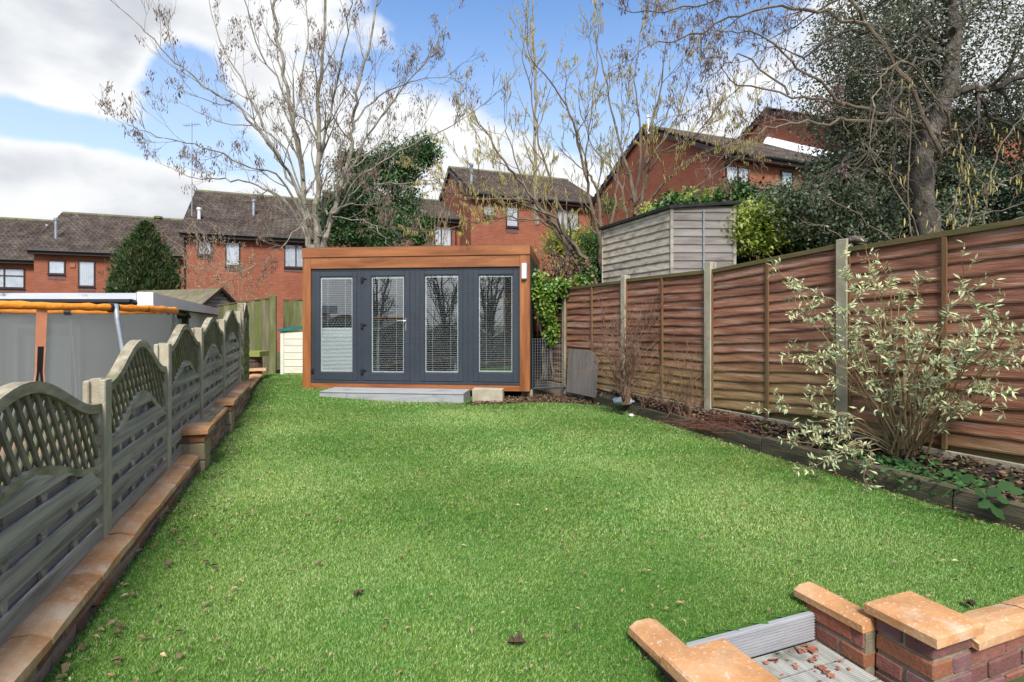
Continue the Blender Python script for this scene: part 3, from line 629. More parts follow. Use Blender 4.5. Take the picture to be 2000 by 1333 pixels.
# ================================================================== RIGHT WANEY FENCE
dR = Vector((.437, -.899, 0)); aR = math.atan2(dR.y, dR.x)
rf = thing('wooden_fence', 'tall red brown overlapping board fence with concrete posts on the right', 'fence', (.96, 9.61, 0), aR)
def SR(Y): return (9.61-Y)/.899
rp = [(13.2, 1.80), (11.42, 1.84), (9.61, 1.93), (8.08, 2.0), (6.59, 2.03), (5.10, 2.075), (3.61, 2.10), (2.1, 2.12), (.6, 2.14)]
for (Y, zt) in rp: hpost(rf, SR(Y), -.3, zt, .105)
tops = [(1.70, 1.70), (1.74, 1.76), (1.915, 1.93), (1.944, 1.94), (1.936, 2.04), (1.995, 2.055), (2.05, 2.06), (2.06, 2.07)]
for i, (ta, tb) in enumerate(tops):
    s0, s1 = SR(rp[i][0])+.04, SR(rp[i+1][0])-.04; L = s1-s0; zb = .265 if i > 2 else .2; sl = (tb-ta)/L
    far = i < 2
    fr = MB()
    def sbox(m, x0, x1, y0, y1, z0, z1):        # box that follows the panel's slope
        q = lambda x: sl*(x-s0); m.hexa([(x0, y0, z0+q(x0)), (x1, y0, z0+q(x1)), (x1, y1, z0+q(x1)), (x0, y1, z0+q(x0)), (x0, y0, z1+q(x0)), (x1, y0, z1+q(x1)), (x1, y1, z1+q(x1)), (x0, y1, z1+q(x0))])
    sbox(fr, s0, s1, -.034, .03, ta-.045, ta); pan = fr.build('panel', 'fence_rail', rf)
    for x in ((s0, s0+.03), (s0+L/2-.018, s0+L/2+.018), (s1-.03, s1)):
        m = MB(); m.cbox(x[0], x[1], -.036, -.014, zb, ta-.047+sl*(x[0]-s0), .002); m.build('batten', 'fence_batten', pan)
    m = MB(); m.cbox(s0-.02, s1+.02, -.022, .022, -.1, zb-.012, .004); m.build('gravel_board', 'concrete', pan)
    m = MB(); m.cbox(s0-.01, s1+.01, .008, .03, zb-.02, zb+.16, .003); m.build('rear_rail', 'fence_rail', pan)
    nb = 15; H = (ta-.045-zb)/nb
    for k in range(nb):
        z0 = zb+H*k; K = 16; V = []; ph = random.uniform(0, 9); am = random.uniform(.002, .009)
        for q in range(K+1):
            x = s0+.006+(L-.012)*q/K; wv = am*math.sin(ph+x*random.choice((3.1, 3.2))*1.6)+random.uniform(-.003, .003)+(sl*(x-s0))*1.0
            py_ = -.0165+.003*math.sin(ph*2+x*4)
            V += [(x, -.001, z0+H+.018+sl*(x-s0)), (x, py_-.003, z0+.012+wv), (x, py_, z0-.002+wv), (x, .003, z0-.002+wv), (x, .006, z0+H+.018+sl*(x-s0))]
        m = MB(); m.add(V, [(5*q+a, 5*q+(a+1) % 5, 5*q+5+(a+1) % 5, 5*q+5+a) for q in range(K) for a in range(5)]+[(0, 1, 2, 3, 4), tuple(5*K+a for a in range(5))[::-1]]); m.build('board', 'fence_red_near' if i > 4 else 'fence_red', pan)

# ================================================================== GARDEN ROOM
P0 = Vector((-3.74, 9.615, .12)); P1 = Vector((.305, 9.15, .12)); aG = math.atan2(P1.y-P0.y, P1.x-P0.x); WG = (P1-P0).length; HG = 2.5; DG = 2.6
gr = thing('garden_room', 'flat roofed garden office with orange wood trim and dark grey glazed doors', 'garden room', P0, aG)
uG = (P1-P0).normalized()
def gx(zx):     # zoom column of the photo crop -> metres along the facade
    r = (560+zx*.3-CX)/F; return (r*P0.y-P0.x)/(uG.x-r*uG.y)
def gz(zx, zy):
    x = gx(zx); Y = P0.y+uG.y*x; return EYE+(HY-(440+zy*.3))/F*Y-P0.z
xa, xb = gx(158), gx(1517); zo, zs = gz(158, 286), .10     # opening
m = MB(); m.cbox(-.005, WG+.005, -.03, DG, HG-.17, HG, .004); m.build('fascia_board', 'oak', gr)
m = MB(); m.cbox(xa-.0, xb+.0, -.012, .09, zo, HG-.172, .003); m.build('header_board', 'oak', gr)
m = MB(); m.cbox(0, xa-.002, -.014, .09, 0, HG-.172, .003); m.build('column', 'oak_vertical', gr)
m = MB(); m.cbox(xb+.002, WG, -.014, .09, 0, HG-.172, .003); m.build('column', 'oak_vertical', gr)
m = MB(); m.cbox(xa, xb, -.008, .09, 0, zs-.002, .003); m.build('base_board', 'oak', gr)
m = MB(); m.box(WG-.03, WG+.002, .092, DG, .02, HG-.172); m.build('side_wall', 'anthracite_wall', gr)
m = MB(); m.box(-.002, .03, .092, DG, .02, HG-.172); m.build('side_wall', 'anthracite_wall', gr)
m = MB(); m.box(.03, WG-.03, DG-.05, DG-.002, .02, HG-.172); m.build('back_wall', 'inner_wall', gr)
m = MB(); m.box(.03, WG-.03, .095, DG-.05, .04, .09); m.build('room_floor', 'carpet', gr)
m = MB(); m.box(.032, WG-.032, .1, DG-.052, HG-.24, HG-.175); m.build('room_ceiling', 'inner_wall', gr)
m = MB(); m.box(.02, WG-.02, .02, DG-.02, HG+.001, HG+.012); m.build('roof_sheet', 'felt', gr)
# frame
m = MB(); FY = .02
xm = [gx(158), gx(487), gx(812), gx(1180), gx(1517)]
m.cbox(xa, xb, FY, FY+.07, zo-.045, zo-.003, .003); m.cbox(xa, xb, FY-.035, FY+.07, zs, zs+.045, .004)
for i, (a_, b_) in enumerate(((158, 187), (453, 502), (798, 867), (1143, 1215), (1505, 1517))):
    m.cbox(gx(a_), gx(b_), FY, FY+.07, zs+.046, zo-.046, .003)
    if 0 < i < 4: x = (gx(a_)+gx(b_))/2; m.cbox(x-.009, x+.009, FY-.007, FY-.0005, zs+.046, zo-.046, .002)
m.build('window_frame', 'anthracite', gr)
def sash(name, xs0, xs1, g0, g1, zt_, zb_, door=False):
    X0, X1, G0, G1 = gx(xs0), gx(xs1), gx(g0), gx(g1); Zt, Zb = gz((g0+g1)/2, zt_), gz((g0+g1)/2, zb_); y = FY-.018
    top, bot = zo-.05, zs+.05; m = MB()
    m.cbox(X0, G0-.012, y, y+.06, bot, top, .006); m.cbox(G1+.012, X1, y, y+.06, bot, top, .006)
    m.cbox(G0-.0125, G1+.0125, y+.0006, y+.06, Zt+.012, top, .006); m.cbox(G0-.0125, G1+.0125, y+.0006, y+.06, bot, Zb-.012, .006)
    # glazing bead
    for (a, b_, c, d) in ((G0-.0118, G0, Zb-.012, Zt+.012), (G1, G1+.0118, Zb-.012, Zt+.012), (G0+.0005, G1-.0005, Zt, Zt+.0118), (G0+.0005, G1-.0005, Zb-.0118, Zb)): m.box(a, b_, y+.012, y+.05, c, d)
    f = m.build(name, 'anthracite', gr)
    m = MB(); m.box(G0, G1, y+.026, y+.028, Zb, Zt); m.build('pane', 'glass', f)
    # blinds between the panes: white spacer bars plus tilted slats and cords
    m = MB(); m.box(G0, G0+.016, y+.0285, y+.045, Zb, Zt); m.box(G1-.016, G1, y+.0285, y+.045, Zb, Zt); m.box(G0+.016, G1-.016, y+.0285, y+.045, Zt-.03, Zt); m.box(G0+.016, G1-.016, y+.0285, y+.045, Zb, Zb+.018); m.build('blind_rail', 'white_plastic', f)
    m = MB(); z = Zb+.02; n = 0
    while z < Zt-.03:
        t = .0028
        if name == 'window' and xs0 < 300 and z < Zb+(Zt-Zb)*.46: t = .015
        m.add([(G0+.012, y+.030, z-t*.5), (G1-.012, y+.030, z-t*.5), (G1-.012, y+.043, z+t*.5), (G0+.012, y+.043, z+t*.5)], [(0, 1, 2, 3)]); z += .0325 if not (name == 'window' and xs0 < 300 and z < Zb+(Zt-Zb)*.46) else .024
    for q in (.22, .77):
        x = G0+(G1-G0)*q; m.box(x-.0016, x+.0016, y+.0285, y+.0295, Zb, Zt)
    stuff(m.build('blind', 'blind', f))
    return f, X0, X1
f1 = sash('window', 185, 455, 218, 425, 340, 955)
fd, dx0, dx1 = sash('door', 500, 800, 550, 760, 335, 960, True)
f3 = sash('window', 865, 1145, 900, 1115, 328, 960); f4 = sash('window', 1213, 1507, 1250, 1468, 326, 957)
for zy in (355, 655, 952):
    z = gz(510, zy); m = MB(); m.cbox(dx0-.05, dx0-.005, FY-.04, FY-.0185, z-.045, z+.045, .006); m.cbox(dx0-.005, dx0+.055, FY-.036, FY-.0185, z+.0, z+.03, .006); m.build('hinge', 'rubber', fd)
z = gz(100, 948); m = MB(); m.cbox(xa+.0, xa+.045, FY-.03, FY-.001, z-.04, z+.04, .006); m.build('hinge', 'rubber', gr)
hx = gx(775); hz = gz(775, 648); m = MB(); m.cbox(hx-.014, hx+.014, FY-.028, FY-.0185, hz-.11, hz+.11, .005)
m.tube([(hx, FY-.025, hz+.065), (hx, FY-.06, hz+.065), (hx-.02, FY-.066, hz+.065), (hx-.14, FY-.066, hz+.065)], .009, 8); m.build('handle', 'steel', fd)
# wall lamp on the right column
lxm = (gx(1531)+gx(1563))/2; lz = gz(1547, 303); m = MB(); m.cbox(lxm-.05, lxm+.05, -.03, -.0145, lz-.14, lz+.14, .004); bk = m.build('wall_lamp', 'steel', gr)
m = MB(); m.cbox(lxm-.042, lxm+.042, -.085, -.031, lz-.138, lz+.138, .018); m.build('lamp_shade', 'white_plastic', bk)
# furniture seen through the panes
ds = thing('desk', 'pale desk seen behind the leftmost pane of the garden room', 'desk', P0+Vector((0, 0, .09)), aG)
m = MB(); m.cbox(.12, 1.15, .17, .8, .94, .99, .004); m.build('desktop', 'white_plastic', ds)
m = MB(); m.cbox(.14, 1.12, .18, .21, .30, .938, .004); m.build('front_panel', 'white_plastic', ds)
for (lx_, ly_) in ((.16, .24), (1.1, .24), (.16, .76), (1.1, .76)): m = MB(); m.cbox(lx_-.02, lx_+.02, ly_-.02, ly_+.02, 0, .938, .003); m.build('leg', 'white_plastic', ds)
ch = thing('office_chair', 'dark office chair with white star base behind the third pane', 'chair', P0+uG*2.55+Vector((.1, 1.2, .09)), .4)
m = MB(); m.cbox(-.24, .24, -.24, .24, .45, .53, .04); m.build('seat', 'rubber', ch)
m = MB(); m.cbox(-.22, .22, .2, .27, .58, 1.12, .03); m.tube([(0, .1, .45), (0, .24, .48), (0, .25, .7)], .02, 6); m.build('backrest', 'rubber', ch)
m = MB(); m.tube([(0, 0, .1), (0, 0, .45)], .025, 8)
for k in range(5): a = k*2*math.pi/5; m.tube([(0, 0, .14), (.3*math.cos(a), .3*math.sin(a), .05)], [.026, .016], 6)
m.build('base', 'white_plastic', ch)
# step and block
st = thing('step', 'low grey composite deck step in front of the glazed doors', 'step', P0+uG*.63+Vector((0, 0, -.12)), aG)
sw = 2.42; SY0 = -.62; SH = .155
m = MB(); m.hexa([(-.045, SY0, 0), (sw, SY0, 0), (sw, SY0+.025, 0), (-.045, SY0+.025, 0), (0, SY0, SH-.022), (sw, SY0, SH-.022), (sw, SY0+.025, SH-.022), (0, SY0+.025, SH-.022)]); m.build('riser', 'composite', st)
for k in range(4): m = MB(); m.cbox(0, sw, SY0-.012+.142*k, SY0-.012+.142*k+.139, SH-.021, SH, .003); m.build('tread_board', 'composite', st)
m = MB(); m.box(sw-.025, sw-.0005, SY0+.026, -.05, 0, SH-.0225); m.box(0, .025, SY0+.026, -.05, 0, SH-.0225); m.build('side_board', 'composite', st)
bl = MB(); bl.cbox(0, .50, 0, .21, 0, .215, .008, .003); bo = bl.build('concrete_block', 'concrete'); bo.location = P0+uG*3.13+Vector((-.02, -.5, -.125)); bo.rotation_euler = (0, 0, aG)
tag(bo, 'plain concrete block standing right of the deck step', 'block')
m = MB()
for (x_, y_) in ((.15, .2), (2.0, .2), (3.9, .2), (.15, 2.3), (2.0, 2.3), (3.9, 2.3)): m.box(x_, x_+.2, y_, y_+.2, -.14, -.002)
m.build('footing', 'concrete', gr)
# ================================================================== HOUSES ON THE HILLSIDE
DH = Vector((.932, .362, 0)).normalized(); aH = math.atan2(DH.y, DH.x)
class House:
    def __init__(s, label, X, Y, L, ze, zr, d=4.2, rzx=0.0, zb=-1.5, name='brick_house', verge_l=.12, gable=True):
        s.o = Vector((X, Y, 0)); s.L, s.ze, s.zr, s.d = L, ze, zr, d
        s.t = thing(name, label, 'house', s.o, aH+rzx); s.u = Vector((math.cos(aH+rzx), math.sin(aH+rzx), 0))
        m = MB(); m.add([(0, 0, zb), (L, 0, zb), (L, 2*d, zb), (0, 2*d, zb), (0, 0, ze), (L, 0, ze), (L, 2*d, ze), (0, 2*d, ze), (0, d, zr-.08), (L, d, zr-.08)],
                        [(0, 1, 5, 4), (2, 3, 7, 6), (3, 0, 4, 8, 7), (1, 2, 6, 9, 5)]); m.build('wall', 'house_brick', s.t)
        # pantiled roof: rows of waves, each row lapping over the one below
        e = .38; sl = (zr-ze)/d; n = Vector((0, -sl, 1)).normalized(); rows = int(math.hypot(d+e, sl*(d+e))/.33); x0, x1 = -verge_l, L+.10; nx = int((x1-x0)/.22)*6+1
        xs_ = np.linspace(x0, x1, nx); V = []; Q = []; R = []
        ph = (xs_-x0)/.22*2*np.pi; wv = .038*np.cos(ph)+.014*np.cos(2*ph+.6)
        for side in (1, -1):
            for r in range(rows):
                for (tt, lift) in ((r/rows, .075), ((r+1.02)/rows, .008)):
                    y = -e+(d+e)*tt; z = ze-sl*e+sl*(d+e)*tt; yy = y if side == 1 else 2*d-y
                    V.append(np.stack([xs_, yy+(wv+lift)*n.y*side, z+(wv+lift)*n.z+0*xs_], 1))
                b0 = (len(V)-2)*nx; i = np.arange(nx-1); Q.append(np.stack([b0+i, b0+i+1, b0+nx+i+1, b0+nx+i], 1)); tr = rng.random(nx//6+2); R.append(tr[(i+1)//6])
                # the front lip of the row
                V.append(np.stack([xs_, V[-2][:, 1]+.004*side, V[-2][:, 2]-.075], 1)); b1 = (len(V)-1)*nx; bb = (len(V)-3)*nx
                Q.append(np.stack([b1+i, b1+i+1, bb+i+1, bb+i], 1)); R.append(tr[(i+1)//6]*.3)
        o = npmesh('roof_tiles', 'tile', np.concatenate(V), np.concatenate(Q), np.concatenate(R), s.t); stuff(o); s.roof = o
        k = int((x1-x0)/.42)
        for q in range(k):
            a = x0+(x1-x0)*q/k; m = MB(); m.tube([(a, d, zr+.01), (a+(x1-x0)/k-.01, d, zr+.01)], .115, 8); m.build('ridge_tile', 'ridge_tile', s.t)
        m = MB(); m.add([(x0+.02, -e+.02, ze-sl*e-.05), (x1-.02, -e+.02, ze-sl*e-.05), (x1-.02, d, zr-.07), (x0+.02, d, zr-.07), (x1-.02, 2*d+e, ze-sl*e-.05), (x0+.02, 2*d+e, ze-sl*e-.05)], [(0, 1, 2, 3), (3, 2, 4, 5)]); m.build('underlay', 'dark_frame', s.t)
        zf = ze-sl*e; m = MB(); m.cbox(x0+.02, x1-.02, -e+.03, -e+.055, zf-.2, zf+.0); m.box(x0+.02, x1-.02, -e+.056, -.002, zf-.2, zf-.18); m.build('fascia', 'dark_frame', s.t)
        m = MB(); m.tube([(x0, -e-.03, zf-.02), (x1, -e-.03, zf-.02)], .055, 6); m.build('gutter', 'black_plastic', s.t)
        for xx in (x0+.0, x1-.03):      # barge boards on both verges
            for (ya, yb) in ((-e, d), (2*d+e, d)):
                m = MB(); m.add([(xx, ya, zf-.2), (xx, ya, zf), (xx, yb, zr-.03), (xx, yb, zr-.24), (xx+.03, ya, zf-.2), (xx+.03, ya, zf), (xx+.03, yb, zr-.03), (xx+.03, yb, zr-.24)], [(0, 1, 2, 3), (4, 5, 6, 7), (0, 1, 5, 4), (1, 2, 6, 5), (0, 3, 7, 4)])
                m.build('barge_board', 'dark_frame', s.t)
    def x(s, px):
        r = (px-CX)/F; return (r*s.o.y-s.o.x)/(s.u.x-r*s.u.y)
    def z(s, px, py): return EYE+(HY-py)/F*(s.o.y+s.u.y*s.x(px))
    def window(s, x0, x1, y0, y1, split=(), hsplit=(), panel=0, head=0):
        a, b = s.x(x0), s.x(x1); c = (x0+x1)/2; zt, zb = s.z(c, y0), s.z(c, y1); m = MB(); f = .055; y = -.055
        m.box(a, a+f, y, -.002, zb, zt); m.box(b-f, b, y, -.002, zb, zt); m.box(a+f, b-f, y, -.002, zt-f, zt); m.box(a+f, b-f, y, -.002, zb, zb+f)
        for q in split: xx = a+(b-a)*q; m.box(xx-.03, xx+.03, y+.004, -.002, zb+f, zt-f)
        for q in hsplit: zz = zb+(zt-zb)*q; m.box(a+f, b-f, y+.006, -.003, zz-.025, zz+.025)
        w_ = m.build('window', 'dark_frame', s.t)
        m = MB(); m.box(a+f, b-f, -.036, -.032, zb+f, zt-f); m.build('pane', 'house_glass', w_)
        m = MB(); k = 24; xs_ = np.linspace(a+f, b-f, k); V = []
        for i, xx in enumerate(xs_): V += [(xx, -.012-.006*math.sin(i*1.9), zb+f), (xx, -.012-.006*math.sin(i*1.9), zt-f)]
        m.add(V, [(2*i, 2*i+2, 2*i+3, 2*i+1) for i in range(k-1)]); m.build('curtain', 'curtain_cloth', w_)
        m = MB(); m.box(a-.03, b+.03, -.09, -.056, zb-.05, zb-.001); m.build('sill', 'dark_frame', w_)
        if panel: m = MB(); m.box(a, b, -.02, -.001, s.z(c, y1+panel), zb-.052); m.build('brick_panel', 'dark_brick', s.t)
        if head: m = MB(); m.box(a, b, -.02, -.001, zt+.001, s.z(c, y0-head)); m.build('header', 'dark_brick', s.t)
    def flue(s, px, py0, py1, r=.07, mat='galvanised', back=1.5):
        a = s.x(px); sl = (s.zr-s.ze)/s.d; zz = s.ze+sl*back; m = MB(); m.tube([(a, back, zz-.2), (a, back, zz+py1)], r, 7); m.tube([(a, back, zz+py1), (a, back, zz+py1+.12)], r*1.5, 7); m.build('flue_pipe', mat, s.t)
    def downpipe(s, px, zb=-1.5):
        a = s.x(px); m = MB(); m.tube([(a, -.05, s.ze-.1), (a, -.05, zb)], .04, 6); m.build('downpipe', 'black_plastic', s.t)
hB0 = Vector((-24.9, 28, 0)); q = hB0-DH*8.0
hA = House('brown tiled brick house cut off by the left edge of the picture', q.x-.3, q.y+.75, 8.0, 4.85, 7.35, d=4.0)
hA.window(-32, 49, 524, 563, split=(.5, ), hsplit=(.62,), panel=9); hA.flue(40, 0, .1, back=3.2)
hB = House('brown tiled brick house behind the rounded conifer', hB0.x, hB0.y, 7.35, 5.3, 7.75, d=4.0, verge_l=.14)
hB.window(94, 128, 509, 536, panel=11); hB.window(153, 186, 510, 560, panel=10); hB.flue(95, 0, 1.0, back=.9); hB.flue(275, 0, .1, r=.16, mat='ridge_tile', back=3.9)
m = MB(); a = hB.x(142); m.cbox(a-.12, a+.12, -.05, -.001, hB.z(142, 523), hB.z(142, 515)); m.build('air_vent', 'broken_brick', hB.t)
hC = House('brick house with mossy ridge left of the big bare tree', -15.85, 26, 7.4, 5.88, 8.55, d=4.0, verge_l=.16)
hC.window(386, 414, 472, 499, panel=8, head=5); hC.window(440, 469, 473, 520, panel=11, head=10); hC.window(555, 593, 478, 523, panel=9, head=4, split=(.6,)); hC.flue(383, 0, .55, mat='white_plastic', back=.8); hC.flue(490, 0, .8, back=1.6); hC.downpipe(361)
hD = House('low roofed brick house partly behind the evergreen tree', -9.1, 26.5, 7.0, 6.95, 8.7, d=4.2, verge_l=.1)
hD.window(848, 882, 442, 482, split=(.4,)); hD.downpipe(890)
hE = House('brick house with gable showing above the garden office', -2.06, 27, 7.4, 7.95, 10.15, d=4.0)
hE.window(943, 967, 402, 423); hE.window(988, 1012, 404, 444, panel=12); hE.window(1087, 1130, 409, 451, split=(.5,)); hE.flue(932, 0, 1.0, back=1.0)
hF = House('large brick house with broad gable above the timber shed', 7.87, 20, 7.3, 7.75, 10.25, d=4.9)
hF.window(1416, 1462, 325, 358, split=(.52,)); hF.window(1524, 1548, 335, 374); hF.flue(1390, 0, .5, r=.06, mat='white_plastic', back=3.9)
hG = House('brick house with white flashing rising behind the broad gabled one', 14.7, 22.62, 6.8, 9.6, 12.1, d=4.9)
m = MB(); m.add([(-.30, -.38, 7.66), (-.30, 4.9, 10.36), (-.06, 4.9, 10.72), (-.06, -.38, 8.02), (-.01, -.38, 7.66), (-.01, 4.9, 10.36), (-.01, 4.9, 10.72), (-.01, -.38, 8.02)], [(0, 1, 2, 3), (4, 5, 6, 7), (3, 2, 6, 7), (0, 1, 5, 4)]); m.build('flashing', 'white_plastic', hG.t)
hH = House('brick house glimpsed behind the dark trees at the right edge', 21.3, 25.2, 8, 11.2, 13.6, d=4.6)
ta = thing('tv_aerial', 'thin television aerial pole rising beside the mossy ridge', 'aerial', (-15.6, 26.2, 6.5))
m = MB(); m.tube([(0, 0, 0), (0, 0, 4.6)], .022, 5); m.build('pole', 'galvanised', ta)
m = MB(); m.tube([(-.4, 0, 4.4), (.4, 0, 4.5)], .012, 4)
for k in range(6): m.tube([(-.35+.14*k, -.2, 4.42+.012*k), (-.35+.14*k, .2, 4.42+.012*k)], .008, 4)
m.build('antenna', 'galvanised', ta)
# the row behind the camera, that the panes mirror
hK = House('brick house the garden belongs to, mirrored faintly in the garden office panes', 3.2, -7.5, 7.5, 5.2, 7.4, d=3.8, rzx=math.pi-aH*2+.36)

# ================================================================== NEIGHBOUR'S GARAGE, SHED
ga = thing('garage', 'white flat roofed outbuilding with black gutter beyond the left fence', 'outbuilding', (-4.67, 7.0, -1.05))
def gq(m, x0, x1, y0, y1, z0, z1):   # box skewed along the side direction
    k = -.43; m.hexa([(x0+k*y0, y0, z0), (x1+k*y0, y0, z0), (x1+k*y1, y1, z0), (x0+k*y1, y1, z0), (x0+k*y0, y0, z1), (x1+k*y0, y0, z1), (x1+k*y1, y1, z1), (x0+k*y1, y1, z1)])
m = MB(); gq(m, -12, -.05, .04, 8.5, 2.56, 2.66); m.build('roof', 'felt_mossy', ga)
m = MB(); gq(m, -12, -.22, .0, .038, 2.60, 2.725); m.build('fascia', 'grey_fascia', ga)
m = MB(); gq(m, -.21, .0, -.01, .3, 2.555, 2.735); gq(m, -.045, .0, .3, 8.6, 2.56, 2.73); m.build('side_fascia', 'white_plastic', ga)
m = MB(); gq(m, -12, -.35, .05, 3.5, 2.50, 2.555); m.build('soffit', 'white_plastic', ga)
m = MB(); gq(m, -1.0, -.06, .12, .40, 2.46, 2.553); m.build('beam', 'white_plastic', ga)
m = MB(); gq(m, -12, -.14, 3.45, 3.6, 0, 2.5); m.build('front_wall', 'white_render', ga)
m = MB(); gq(m, -.28, -.14, 3.61, 8.4, 0, 2.55); m.build('side_wall', 'white_render', ga)
m = MB(); m.tube([(-12, -.05, 2.61), (-.25, -.05, 2.605)], .045, 6); m.tube([(-.25, -.05, 2.605), (-.16, .2, 2.55), (-1.55, 3.2, 2.5)], .04, 6); m.build('gutter', 'black_plastic', ga)
m = MB(); m.cbox(-1.70, -1.60, 3.36, 3.44, 0, 2.5, .01); m.build('downpipe', 'black_plastic', ga)
m = MB(); m.cbox(-1.82, -1.56, 3.33, 3.35+.1, 2.42, 2.50, .02); m.build('hopper', 'black_plastic', ga)
for (xl, xr) in ((-4.95, -3.65), (-6.5, -5.2), (-8.6, -7.3)):
    m = MB()
    for (a, b, c, d) in ((xl, xl+.09, 0, 2.32), (xr-.09, xr, 0, 2.32), (xl+.09, xr-.09, 2.23, 2.32)): m.cbox(a, b, 3.36, 3.448, c, d, .004)
    m.cbox(xl+.2, xr-.2, 3.39, 3.449, .05, 2.1, .01); dr = m.build('door', 'white_plastic', ga)
    m = MB(); m.box(xl+.3, xr-.3, 3.383, 3.389, 1.0, 1.95); m.build('pane', 'house_glass', dr)
bs_ = thing('small_shed', 'small mossy felt roofed shed behind the white outbuilding', 'shed', (-10.2, 17.5, -.6), -.35)
m = MB(); m.add([(-2.8, -.8, 2.35), (1.0, -.8, 2.35), (1.0, .0, 3.0), (-2.8, 0, 3.0), (1.0, .8, 2.35), (-2.8, .8, 2.35), (-2.8, -.8, 2.29), (1.0, -.8, 2.29), (1, 0, 2.94), (1, .8, 2.29)], [(0, 1, 2, 3), (3, 2, 4, 5), (0, 1, 7, 6), (1, 2, 8, 7), (2, 4, 9, 8)]); m.build('roof', 'felt_mossy', bs_)
m = MB(); m.box(-2.7, .85, -.7, .7, 0, 2.36); m.build('wall', 'shed_board_grey', bs_)
for k in range(5): m = MB(); h = .72*(1-k/5.5); m.cbox(.86, .885, -h, h, 2.3+.115*k, 2.4+.115*k, .004); m.build('gable_board', 'shed_board_grey', bs_)
m = MB()
for sg in (-1, 1): m.add([(.99, sg*.85, 2.24), (.99, 0, 2.93), (.99, 0, 3.03), (.99, sg*.85, 2.36), (1.02, sg*.85, 2.24), (1.02, 0, 2.93), (1.02, 0, 3.03), (1.02, sg*.85, 2.36)], [(0, 1, 2, 3), (4, 5, 6, 7), (2, 3, 7, 6), (0, 1, 5, 4)])
m.build('barge_board', 'dark_frame', bs_)

# ================================================================== TRAMPOLINE
tc = Vector((-4.9, 5.0, -1.0)); tr = thing('trampoline', 'round trampoline enclosure with orange padded rim and grey safety net', 'trampoline', tc)
RT, ZT = 1.5, 2.415
def circ(r, z, n=64, w_=0.0): return [(r*math.cos(2*math.pi*i/n), r*math.sin(2*math.pi*i/n), z+w_*random.uniform(-1, 1)) for i in range(n+1)]
m = MB(); pts = circ(RT, ZT, 150, .004); m.tube(pts, [.030+random.uniform(-.005, .006) for _ in pts], 10, cap=False); m.build('rim_padding', 'orange_fabric', tr, smooth=True)
prof = [(RT-.02, ZT-.02), (RT-.05, 2.1), (RT-.09, 1.7), (RT-.12, 1.3), (RT-.14, .8)]; n = 72; V = []
for (r, z) in prof: V += [(r*math.cos(2*math.pi*i/n), r*math.sin(2*math.pi*i/n), z) for i in range(n)]
m = MB(); m.add(V, [(k*n+i, k*n+(i+1) % n, (k+1)*n+(i+1) % n, (k+1)*n+i) for k in range(len(prof)-1) for i in range(n)]); m.build('net', 'net', tr, smooth=True)
m = MB(); m.tube(circ(RT+.03, .78), .12, 8, cap=False); m.build('spring_cover', 'orange_fabric', tr)
m = MB(); m.add(circ(RT-.15, .78, 40)[:-1], [tuple(range(40))]); m.build('jump_mat', 'black_plastic', tr)
for k in range(6):
    a = math.radians(-14+60*k); c, s_ = math.cos(a), math.sin(a)
    m = MB(); m.tube([(RT*c*1.0+.03*c, RT*s_, ZT+.03), ((RT+.05)*c, (RT+.05)*s_, ZT-.10), ((RT+.14)*c, (RT+.14)*s_, ZT-.5), ((RT+.20)*c, (RT+.2)*s_, ZT-1.0), ((RT+.2)*c, (RT+.2)*s_, 0)], .019, 8); p = m.build('pole', 'galvanised', tr, smooth=True)
    m = MB(); m.tube([((RT-.0)*c+.035*s_, RT*s_-.035*c, ZT), ((RT-.0)*c-.035*s_, RT*s_+.035*c, ZT)], .042, 8); m.build('clamp', 'black_plastic', p)
a = math.radians(-33.5)
def tp(da, r, z): return ((RT+r)*math.cos(a+da), (RT+r)*math.sin(a+da), z)
def strip(nm, mat, L_):
    m = MB(); V = []
    for (d0, d1, r, z) in L_: V += [tp(d0, r, z), tp(d1, r, z), tp(d1, r-.006, z), tp(d0, r-.006, z)]
    m.add(V, [(4*i+q, 4*i+(q+1) % 4, 4*i+4+(q+1) % 4, 4*i+4+q) for i in range(len(L_)-1) for q in range(4)]); return m.build(nm, mat, tr)
strip('door_strap', 'orange_strap', [(-.022, .022, .006, ZT-.03), (-.021, .021, -.025, 2.1)])
strip('zip', 'black_plastic', [(-.013, .013, -.02, 2.1), (-.012, .012, -.045, 1.9)])
strip('strap_edge', 'orange_strap', [(-.021, -.0135, -.02, 2.1), (-.019, -.0125, -.045, 1.9), (-.033, -.026, -.06, 1.7), (-.036, -.029, -.08, 1.4)]); strip('strap_edge', 'orange_strap', [(.0135, .021, -.02, 2.1), (.0125, .019, -.045, 1.9), (.026, .033, -.06, 1.7), (.036, .043, -.08, 1.4)])
strip('zip', 'black_plastic', [(-.0125, -.001, -.046, 1.9), (-.025, -.012, -.06, 1.7)]); strip('zip', 'black_plastic', [(.001, .0125, -.046, 1.9), (.012, .025, -.06, 1.7)])

